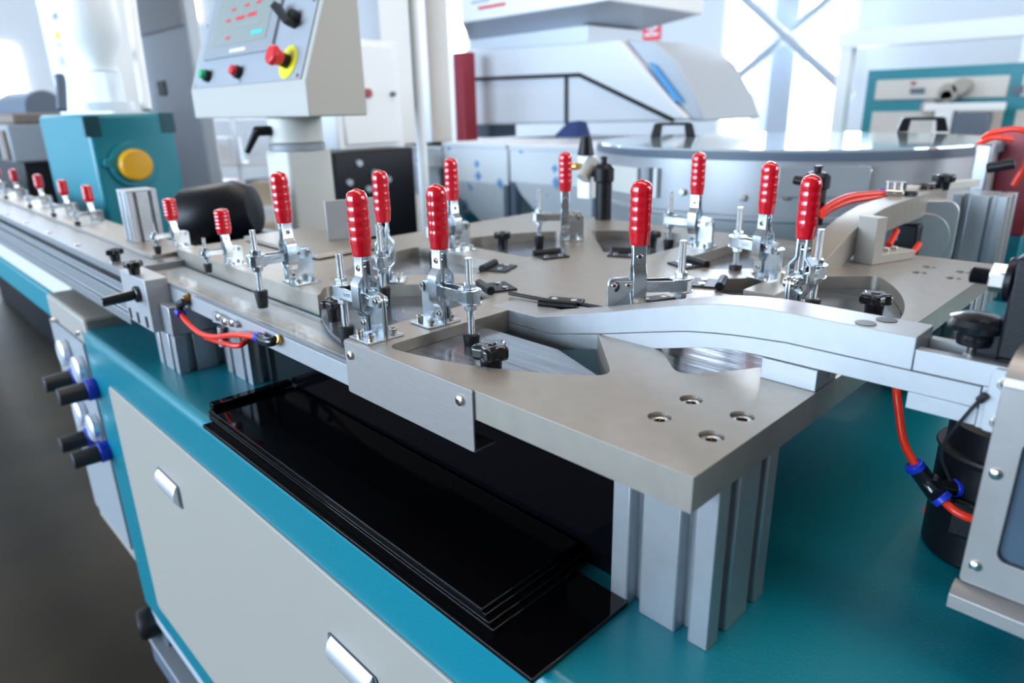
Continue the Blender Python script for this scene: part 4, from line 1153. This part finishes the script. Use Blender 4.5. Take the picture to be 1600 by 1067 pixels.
MB().cyl((-W * 0.35, D_ * 0.55, -0.052), (-W * 0.35, D_ * 0.55, 0.0), 0.056, seg=32).obj('swivel', 'warmgrey', cb, bevel=0.003)
MB().cyl((-W * 0.35, D_ * 0.55, -0.068), (-W * 0.35, D_ * 0.55, -0.053), 0.058, seg=32).obj('swivel_ring', 'midgrey', cb, bevel=0.002)
MB().prism(rrect(-W * 0.35 - 0.052, D_ * 0.55 - 0.052, -W * 0.35 + 0.052, D_ * 0.55 + 0.052, 0.012), zc + 0.02, -0.068).obj('post', 'warmgrey', cb, bevel=0.001)
MB().box((-W * 0.35 - 0.056, D_ * 0.55 - 0.07, zc), (-W * 0.35 + 0.07, D_ * 0.55 + 0.07, zc + 0.02)).obj('foot_plate', 'midgrey', cb, bevel=0.002)
hp = Vector((-W * 0.35, D_ * 0.55 - 0.056, -0.026))
MB().cyl(hp, hp + Vector((-0.01, -0.028, 0.0)), 0.010, seg=14).obj('lever_boss', 'blackmatte', cb, bevel=0.001)
MB().cyl(hp + Vector((-0.008, -0.024, 0.003)), hp + Vector((-0.045, -0.036, -0.042)), 0.009, 0.006, seg=14).obj('clamp_lever', 'blackmatte', cb, bevel=0.001)

# teal gearbox with yellow cap
lo, hi = corner_box(92, 132, 285, 178, 372, 1.75)
gx = thing('gearbox', 'teal gearbox housing with a round yellow cap at the left', 'gearbox', ((lo.x + hi.x) / 2, (lo.y + hi.y) / 2, FLOOR))
lo2 = Vector((lo.x - 0.1, lo.y, -0.16))
inv(MB().box((lo.x - 0.08, lo.y + 0.10, FLOOR), (lo.x + 0.02, hi.y - 0.01, -0.16)).obj('pedestal', 'brown', bevel=0.006), gx)
inv(MB().box(lo2, hi).obj('housing', 'teal_far', bevel=0.012, bseg=3), gx)
cp = PX(208, 257, hi.x)
inv(MB().cyl((hi.x, cp.y, cp.z), (hi.x + 0.012, cp.y, cp.z), 0.060, seg=32).obj('cap_flange', 'teal_far', bevel=0.002), gx)
inv(MB().lathe([(0.041, 0.012), (0.041, 0.030), (0.036, 0.036), (0.0, 0.038)], (hi.x, cp.y, cp.z), (1, 0, 0), seg=32).obj('yellow_cap', 'yellow'), gx)
for px, py in ((131 + 0, 198), (250, 192)):
    c = PX(px, py, hi.x)
    inv(MB().box((hi.x - 0.01, c.y - 0.02 + 0.02, c.z - 0.026), (hi.x + 0.002, c.y + 0.038, c.z + 0.026)).obj('inspection_plate', 'teal_dark', bevel=0.001), gx)
inv(MB().cyl(PX(168, 255, hi.x), PX(168, 255, hi.x) + Vector((0.012, 0, 0)), 0.012, seg=12).obj('plug', 'teal_far', bevel=0.002), gx)

# dark extruder barrel and heater at the far left
c = P(38, 225, 3.2)
q5 = 1.5
eb2 = thing('extruder_barrel', 'dark extruder barrel with grey finned heater jackets at the left edge', 'extruder', (c.x, c.y, FLOOR))
inv(MB().box((c.x - 1.8, c.y - 0.08, c.z - 0.075), (c.x + 0.15, c.y + 0.30, c.z + 0.09)).obj('jacket', 'midgrey', bevel=0.01), eb2)
for i in range(6):
    inv(MB().box((c.x + 0.03 - i * 0.24, c.y - 0.095, c.z - 0.065), (c.x + 0.12 - i * 0.24, c.y - 0.08, c.z + 0.065)).obj('heater_band', 'brown', bevel=0.004), eb2)
inv(MB().box((c.x - 1.8, c.y - 0.03, FLOOR), (c.x + 0.02, c.y + 0.30, c.z - 0.075)).obj('bed', 'blackmatte', bevel=0.01), eb2)
inv(MB().box((c.x - 1.8, c.y - 0.05, c.z + 0.09), (c.x + 0.15, c.y + 0.30, c.z + 0.135)).obj('cover', 'brown', bevel=0.01), eb2)
c = P(45, 172, 5.6)
mt = thing('drive_motor', 'dark blue-grey motor behind the extruder barrel at the far left', 'motor', (c.x, c.y, c.z - 0.12))
inv(MB().cyl((c.x - 0.45, c.y, c.z), (c.x + 0.20, c.y + 0.08, c.z), 0.15, seg=24).obj('body', 'darkgrey', bevel=0.01), mt)
inv(MB().box((c.x - 0.3, c.y - 0.05, FLOOR), (c.x + 0.08, c.y + 0.12, c.z - 0.12)).obj('stand', 'coolgrey', bevel=0.005), mt)

# white hopper column with stickers at the top left
lo, hi = corner_box(58, 110, 205, -140, 176, 2.3)
wc = thing('dryer_column', 'tall white dryer column with yellow and grey stickers at the upper left', 'machine column', ((lo.x + hi.x) / 2, (lo.y + hi.y) / 2, FLOOR))
inv(MB().box((lo.x, lo.y, FLOOR), hi).obj('body', 'white', bevel=0.02, bseg=3), wc)
for px, py, w_, h_, m in ((88, 25, 0.05, 0.022, 'midgrey'), (92, 55, 0.05, 0.028, 'estop_yellow'), (93, 70, 0.036, 0.014, 'coolgrey'), (98, 95, 0.055, 0.032, 'coolgrey'), (88, 121, 0.018, 0.014, 'estop_yellow')):
    c = PY(px, py, lo.y)
    inv(MB().box((c.x - w_, lo.y - 0.004, c.z - h_ / 2), (c.x + w_ * 0.4, lo.y + 0.002, c.z + h_ / 2)).obj('sticker', m), wc)
# spout of the hopper, pale glass sight tube
s0 = P(148, 55, 2.05)
sp = thing('loader_spout', 'white material loader with a clear sight glass in front of the dryer column', 'loader', (s0.x, s0.y, s0.z))
MB().lathe([(0.0, 0.10), (0.075, 0.10), (0.075, -0.02), (0.045, -0.07), (0.045, -0.10)], seg=28).obj('bowl', 'white', sp)
MB().lathe([(0.052, -0.10), (0.052, -0.19), (0.0, -0.19)], seg=28).obj('sight_glass', 'glass', sp)
MB().lathe([(0.0, -0.19), (0.075, -0.19), (0.075, -0.215), (0.0, -0.215)], seg=28).obj('flange', 'hopper', sp)
MB().box((-0.12, 0.0, -0.06), (-0.07, 0.05, -0.02)).obj('latch', 'blackmatte', sp, bevel=0.004)
tag(MB().tube([P(92, 118, 2.0), P(95, 130, 2.0), P(97, 172, 2.0)], 0.014, seg=10).obj('hose', 'darkgrey'), 'short dark hose hanging at the dryer column', 'hose')
# grey machine column behind, with white pipe
lo, hi = corner_box(188, 262, 322, -140, 330, 2.55)
gc = thing('machine_column', 'tall blue-grey machine column with a dark square opening', 'machine column', ((lo.x + hi.x) / 2, (lo.y + hi.y) / 2, FLOOR))
inv(MB().box((lo.x, lo.y, FLOOR), (hi.x, hi.y, hi.z)).obj('body', 'coolgrey', bevel=0.01), gc)
c = PX(278, 138, hi.x)
c = PY(256, 138, lo.y)
inv(MB().box((c.x - 0.06, lo.y - 0.006, c.z - 0.03), (c.x + 0.03, lo.y + 0.004, c.z + 0.03)).obj('opening', 'blackmatte', bevel=0.001), gc)
c = PY(230, 30, lo.y)
inv(MB().box((lo.x + 0.02, lo.y - 0.01, c.z - 0.06), (hi.x - 0.01, lo.y, hi.z)).obj('upper_door', 'midgrey', bevel=0.003), gc)
tag(MB().tube([P(200, -40, 2.2), P(206, 20, 2.2), P(218, 100, 2.2), P(229, 172, 2.2)], 0.016, seg=12).obj('white_pipe', 'white'), 'thin white pipe running down beside the grey machine column', 'pipe')

# black blower motor behind the small clamps
c = P(345, 334, 1.35)
bw = thing('blower', 'rounded black blower behind the small red clamps', 'blower', (c.x, c.y, c.z - 0.06))
MB().lathe([(0.0, -0.085), (0.045, -0.085), (0.058, -0.06), (0.060, 0.04), (0.045, 0.07), (0.0, 0.075)], (0, 0, 0.06), (0.7, 0.7, 0.12), seg=32).obj('body', 'blackmatte', bw)
MB().tube([(0.03, 0.03, 0.0), (0.10, 0.08, -0.02), (0.14, 0.10, -0.09)], 0.03, sub=6).obj('elbow', 'blackmatte', bw)
inv(MB().box((c.x - 0.06, c.y - 0.05, -0.1275), (c.x + 0.10, c.y + 0.12, c.z - 0.05)).obj('stand', 'blackmatte', bevel=0.006), bw)

# shelf with boxes far behind the control post
c = P(300, 300, 4.2)
sh = thing('storage_shelf', 'white wire storage shelf seen far behind the control post', 'shelf', (c.x, c.y, FLOOR))
u = Vector((0.70, 0.71, 0))
def shbox(x0, x1, z0, z1, dpt, name, m, parent):
    o = MB().box((x0, 0, z0), (x1, dpt, z1)).obj(name, m, parent)
    return o
sh.rotation_euler.z = math.radians(45)
for z in (0.35, 0.62, 0.88, 1.15):
    shbox(0, 0.62, z, z + 0.02, 0.3, 'board', 'white', sh)
for x in (0, 0.30, 0.60):
    shbox(x, x + 0.025, 0, 1.25, 0.025, 'upright', 'hopper', sh)
def at_shelf(x, z, w_, h_, dpt, m, lb):
    o = MB().box((-w_ / 2, 0, 0), (w_ / 2, dpt, h_)).obj('storage_box', m, bevel=0.004)
    o.location = Vector((c.x, c.y, FLOOR)) + u * x + Vector((-0.71, 0.70, 0)) * 0.03 + Vector((0, 0, z))
    o.rotation_euler.z = math.radians(45)
    tag(o, lb, 'box', 'boxes on the far shelf')
at_shelf(0.16, 0.64, 0.15, 0.13, 0.2, 'cream', 'cream box with red lid line on the far shelf, left')
at_shelf(0.45, 0.64, 0.20, 0.14, 0.2, 'cardboard', 'pale cardboard box on the far shelf, right')
at_shelf(0.16, 0.90, 0.20, 0.15, 0.2, 'white', 'white box on the upper shelf, left')
at_shelf(0.45, 0.90, 0.18, 0.18, 0.2, 'hopper', 'pale grey box on the upper shelf, right')
at_shelf(0.30, 0.37, 0.40, 0.16, 0.2, 'cardboard', 'long brown box on the lowest far shelf')
at_shelf(0.16, 0.77, 0.15, 0.02, 0.2, 'red', 'thin red lid on the cream box of the far shelf')

# white electric cabinet and black base
lo, hi = corner_box(478, 512, 627, 58, 240, 2.3)
ec = thing('electric_cabinet', 'white electric cabinet with red button behind the control box', 'cabinet', ((lo.x + hi.x) / 2, (lo.y + hi.y) / 2, lo.z))
inv(MB().box(lo, hi).obj('body', 'white', bevel=0.006), ec)
inv(MB().box((hi.x, lo.y + 0.03, lo.z + 0.03), (hi.x + 0.012, hi.y - 0.03, hi.z - 0.02)).obj('door', 'white', bevel=0.003), ec)
c = PX(571, 146, hi.x + 0.012)
inv(MB().cyl((hi.x + 0.01, c.y, c.z), (hi.x + 0.035, c.y, c.z), 0.016, seg=16).obj('red_button', 'darkred', bevel=0.002), ec)
c = PX(613, 147, hi.x + 0.012)
inv(MB().cyl((hi.x + 0.01, c.y, c.z), (hi.x + 0.025, c.y, c.z), 0.009, seg=12).obj('lock', 'darkgrey', bevel=0.001), ec)
lo2, hi2 = corner_box(480, 520, 650, 238, 345, 2.25)
bb = thing('machine_bed', 'black machine bed with bolts under the white cabinet', 'machine bed', ((lo2.x + hi2.x) / 2, (lo2.y + hi2.y) / 2, FLOOR))
inv(MB().box((lo2.x, lo2.y, FLOOR), (hi2.x, hi2.y, hi2.z)).obj('bed', 'blackmatte', bevel=0.008), bb)
for px, py in ((560, 255), (585, 270), (605, 280), (545, 285), (575, 295)):
    c = PX(px, py, hi2.x)
    inv(MB().cyl((hi2.x, c.y, c.z), (hi2.x + 0.012, c.y, c.z), 0.011, seg=8).obj('bolt', 'coolgrey'), bb)
# white pole
c = P(657, 200, 1.65)
tag(MB().lathe([(0, 0), (0.05, 0), (0.05, 0.01), (0.0125, 0.012), (0.0125, 2.2), (0, 2.2)], seg=20).obj('white_pole', 'white', loc=(c.x, c.y, FLOOR)), 'slim white pole standing behind the plate', 'pole')
# beige building columns and the narrow window between them
for px0_, px1_, d_, lb in ((598, 652, 6.2, 'beige building column behind the white pole, left one'), (668, 702, 6.4, 'beige-grey building column right of the white pole')):
    a, b_ = P(px0_, 100, d_), P(px1_, 100, d_)
    wd = (b_ - a).length
    o = MB().box((0, 0, 0), (wd, wd, CEIL - FLOOR)).obj('building_column', 'pillar', loc=(a.x, a.y, FLOOR), rotz=math.radians(45))
    tag(o, lb, 'column', 'beige building columns')
a, b_ = PY(704, 82, WY1 - 0.02), PY(720, -60, WY1 - 0.02)
struct(MB().box((a.x, WY1 - 0.03, a.z), (b_.x, WY1 - 0.001, min(b_.z, CEIL - 0.2))).obj('window_3', 'pane'))
a, b_ = PX(-30, 150, WX0 + 0.02), PX(24, 72, WX0 + 0.02)
struct(MB().box((WX0 + 0.001, a.y, a.z), (WX0 + 0.03, b_.y, b_.z)).obj('window_4', 'pane'))
a, b_ = PX(276, 28, WX0 + 0.02), PX(300, -60, WX0 + 0.02)
struct(MB().box((WX0 + 0.001, a.y, a.z), (WX0 + 0.03, b_.y, min(b_.z, CEIL - 0.2))).obj('window_5', 'pane'))

# granulating machine with hopper in the middle background
GYb = P(730, 140, 3.4).y
gr = thing('granulator', 'white and grey granulator machine with black seams and tapered hopper top', 'machine', (P(880, 140, 3.0).x, GYb, FLOOR))
def xz(px, py, y=GYb):
    p = PY(px, py, y)
    return (p.x, p.z)
inv(MB().prism([xz(728, 78), xz(966, 62), xz(1072, 186), xz(1030, 190), xz(728, 196)], GYb, GYb + 0.55, 'y').obj('main_body', 'hopper', bevel=0.01), gr)
inv(MB().prism([xz(966, 60), xz(1010, 63), xz(1048, 95), xz(1078, 150), xz(1092, 190), xz(1070, 190)], GYb + 0.04, GYb + 0.50, 'y').obj('feed_chute', 'coolgrey', bevel=0.01), gr)
inv(MB().prism([xz(1008, 98), xz(1018, 102), xz(1062, 160), xz(1048, 158)], GYb + 0.02, GYb + 0.045, 'y').obj('blue_film', 'bluefilm'), gr)
def seam(a, b_, w_):
    p, q_ = PY(*a, GYb - 0.003), PY(*b_, GYb - 0.003)
    inv(MB().cyl(p, q_, w_, seg=8).obj('seam', 'blackmatte'), gr)
seam((732, 124), (905, 117), 0.0085)
seam((885, 118), (885, 194), 0.0095)
seam((905, 117), (1052, 188), 0.0085)
tpx = [xz(720, 32), xz(948, 4)]
ztop = 2.2
u0, u1 = PY(720, 32, GYb - 0.05), PY(950, 6, GYb - 0.05)
zt_ = (u0.z + u1.z) / 2
l0, l1 = PY(733, 60, GYb + 0.10), PY(905, 45, GYb + 0.10)
zl = (l0.z + l1.z) / 2
inv(MB().hull([(u0.x, GYb - 0.05, zt_), (u1.x, GYb - 0.05, zt_), (u0.x, GYb + 0.65, zt_), (u1.x, GYb + 0.65, zt_),
               (l0.x, GYb + 0.10, zl), (l1.x, GYb + 0.10, zl), (l0.x, GYb + 0.5, zl), (l1.x, GYb + 0.5, zl)]).obj('hopper_taper', 'coolgrey', bevel=0.004), gr)
inv(MB().box((u0.x, GYb - 0.05, zt_), (u1.x, GYb + 0.65, zt_ + 0.6)).obj('hopper_top', 'white', bevel=0.005), gr)
inv(MB().box((l0.x, GYb + 0.10, PY(733, 78, GYb).z - 0.02), (l1.x + 0.05, GYb + 0.5, zl)).obj('throat', 'hopper'), gr)
for px, py, w_, m in ((745, 3, 0.12, 'coolgrey'), (760, 11, 0.18, 'red')):
    c = PY(px, py, GYb - 0.05)
    inv(MB().box((c.x - w_ * 0.3, GYb - 0.052, c.z - 0.006), (c.x + w_ * 0.7, GYb - 0.049, c.z + 0.006)).obj('lettering_strip', m), gr)
lo, hi = corner_box(725, 745, 1060, 196, 214, 3.05, 0.5)
inv(MB().box((lo.x, GYb + 0.05, FLOOR), (hi.x + 0.9, GYb + 0.5, PY(745, 215, GYb).z)).obj('base', 'white', bevel=0.01), gr)
inv(MB().box((PY(735, 200, GYb).x, GYb + 0.02, PY(735, 215, GYb).z), (PY(762, 200, GYb).x, GYb + 0.2, PY(735, 194, GYb).z)).obj('hinge_block', 'darkgrey', bevel=0.005), gr)
c = P(717, 150, 3.2)
tag(MB().box((-0.035, 0, 0), (0.035, 0.08, P(717, 83, 3.2).z - FLOOR)).obj('red_post', 'darkred', loc=(c.x, c.y, FLOOR), bevel=0.006), 'dark red upright post at the left of the granulator', 'post')
# dark blue item on the bin edge
c = P(884, 214, 2.4)
tag(MB().hull([(-0.06, 0, 0), (0.05, 0, 0), (0.05, 0.08, 0), (-0.06, 0.08, 0), (-0.01, 0.02, 0.05), (0.045, 0.02, 0.055), (0.045, 0.06, 0.05)]).obj('blue_cloth', mat('navy_cloth', (0.01, 0.03, 0.14), 0, 0.8), loc=c, bevel=0.004), 'crumpled navy cloth on the edge of the wrapped bins', 'cloth')

# film-wrapped bins
for i, (xa, xb, yt, ym, yl, d_, lb) in enumerate(((608, 690, 226, 262, 330, 2.45, 'film-wrapped steel bin behind the white pole, leftmost'), (692, 792, 222, 290, 345, 2.35, 'film-wrapped steel bin with a teal foot, middle one'),
                                                  (796, 936, 226, 296, 335, 2.3, 'film-wrapped steel bin left of the drum, rightmost'))):
    Y = 1.40
    A, B = PY(xa, yt, Y), PY(xb, yt, Y)
    z0 = min(A.z, B.z) ; zm = PY(xb, ym, Y).z
    bn = thing('wrapped_bin', lb, 'bin', ((A.x + B.x) / 2, Y, FLOOR), 0, 'film-wrapped steel bins')
    wd = B.x - A.x
    MB().box((-wd / 2, 0, zm - FLOOR), (wd / 2, 0.32, z0 - FLOOR)).obj('upper_wall', 'film', bn, bevel=0.004)
    MB().hull([(-wd / 2, 0, zm - FLOOR), (wd / 2, 0, zm - FLOOR), (-wd / 2, 0.32, zm - FLOOR), (wd / 2, 0.32, zm - FLOOR),
               (-wd * 0.1, 0.15, zm - FLOOR - 0.25), (wd * 0.25, 0.15, zm - FLOOR - 0.25), (-wd * 0.1, 0.28, zm - FLOOR - 0.25), (wd * 0.25, 0.28, zm - FLOOR - 0.25)]).obj('funnel', 'film', bn)
    MB().box((-wd / 2, -0.006, z0 - FLOOR - 0.018), (wd / 2, 0.326, z0 - FLOOR)).obj('rim', 'hopper', bn, bevel=0.002)
    MB().box((-wd * 0.45, 0.12, 0), (wd * 0.45, 0.31, zm - FLOOR - 0.2)).obj('base', 'teal_far', bn, bevel=0.01)
    for sx in (-0.47, 0.47):
        MB().box((sx * wd - 0.012, 0.0, 0), (sx * wd + 0.012, 0.03, zm - FLOOR)).obj('stand_leg', 'darkgrey', bn)

# red banner on the wall
a, b_ = PY(905, 62, WY1 - 0.02), PY(1031, 62, WY1 - 0.02)
wd = b_.x - a.x
bnr = thing('banner', 'red banner with white characters hanging behind the granulator', 'banner', (a.x, WY1 - 0.0125, b_.z))
bh = PY(1031, 20, WY1 - 0.02).z - b_.z
MB().box((0, 0, 0), (wd, 0.012, bh)).obj('cloth', 'banner', bnr)
for i in range(5):
    x = wd * (0.10 + 0.20 * i)
    s_ = wd * 0.075
    mb = MB()
    for zz, ww in ((0.18, 1.0), (0.42, 0.8), (0.70, 1.0)):
        mb.box((x - s_ * ww, -0.004, zz * bh), (x + s_ * ww, 0.0, (zz + 0.10) * bh))
    mb.box((x - s_ * 0.15, -0.004, 0.15 * bh), (x + s_ * 0.15, 0.0, 0.85 * bh))
    mb.obj('character', 'white', bnr)

# teal and grey machine in the right background
c0_ = P(1352, 230, 5.0)
Ym = c0_.y
tm = thing('panelled_machine', 'long teal-framed machine with grey panels at the right background', 'machine', (c0_.x + 1.5, Ym, FLOOR))
x0, x1 = PY(1357, 110, Ym).x, PY(1357, 110, Ym).x + 3.6
zt2 = PY(1357, 110, Ym).z
zm2 = PY(1357, 168, Ym).z
inv(MB().box((x0, Ym, FLOOR), (x1, Ym + 0.8, zt2)).obj('frame', 'teal_far', bevel=0.005), tm)
k = 0
for xa in (x0 + 0.07, x0 + 0.93, x0 + 1.80, x0 + 2.66):
    for za, zb in ((zm2 + 0.05, zt2 - 0.07), (FLOOR + 0.15, zm2 - 0.03)):
        inv(MB().box((xa, Ym - 0.012, za), (xa + 0.79, Ym + 0.01, zb)).obj('panel', 'warmgrey', bevel=0.004), tm)
for px, py, w_, h_, m in ((1433, 142, 0.09, 0.035, 'darkgrey'), (1427, 130, 0.03, 0.02, 'darkred'), (1590, 140, 0.06, 0.05, 'darkgrey')):
    c = PY(px, py, Ym - 0.02)
    inv(MB().box((c.x - w_ / 2, Ym - 0.02, c.z - h_ / 2), (c.x + w_ / 2, Ym - 0.01, c.z + h_ / 2)).obj('label_plate', m), tm)
for px, py, rr in ((1480, 145, 0.06), (1500, 135, 0.05), (1478, 150, 0.04), (1450, 168, 0.05)):
    c = PY(px, py, Ym - 0.12)
    inv(MB().cyl((c.x, Ym - 0.03, c.z), (c.x, Ym - 0.12, c.z), rr, seg=20).obj('roller', 'cream', bevel=0.005), tm)
c = P(1500, 165, 4.2)
wt = thing('winding_unit', 'white and black winding unit in front of the teal machine', 'machine', (c.x, c.y, FLOOR))
inv(MB().box((c.x - 0.20, c.y, c.z - 0.03), (c.x + 0.22, c.y + 0.1, c.z + 0.015)).obj('arm', 'white', bevel=0.004), wt)
inv(MB().box((c.x - 0.13, c.y, FLOOR), (c.x - 0.03, c.y + 0.12, c.z - 0.03)).obj('column', 'white', bevel=0.004), wt)
inv(MB().box((c.x - 0.02, c.y - 0.02, c.z - 0.22), (c.x + 0.16, c.y + 0.12, c.z - 0.04)).obj('motor_block', 'darkgrey', bevel=0.01), wt)
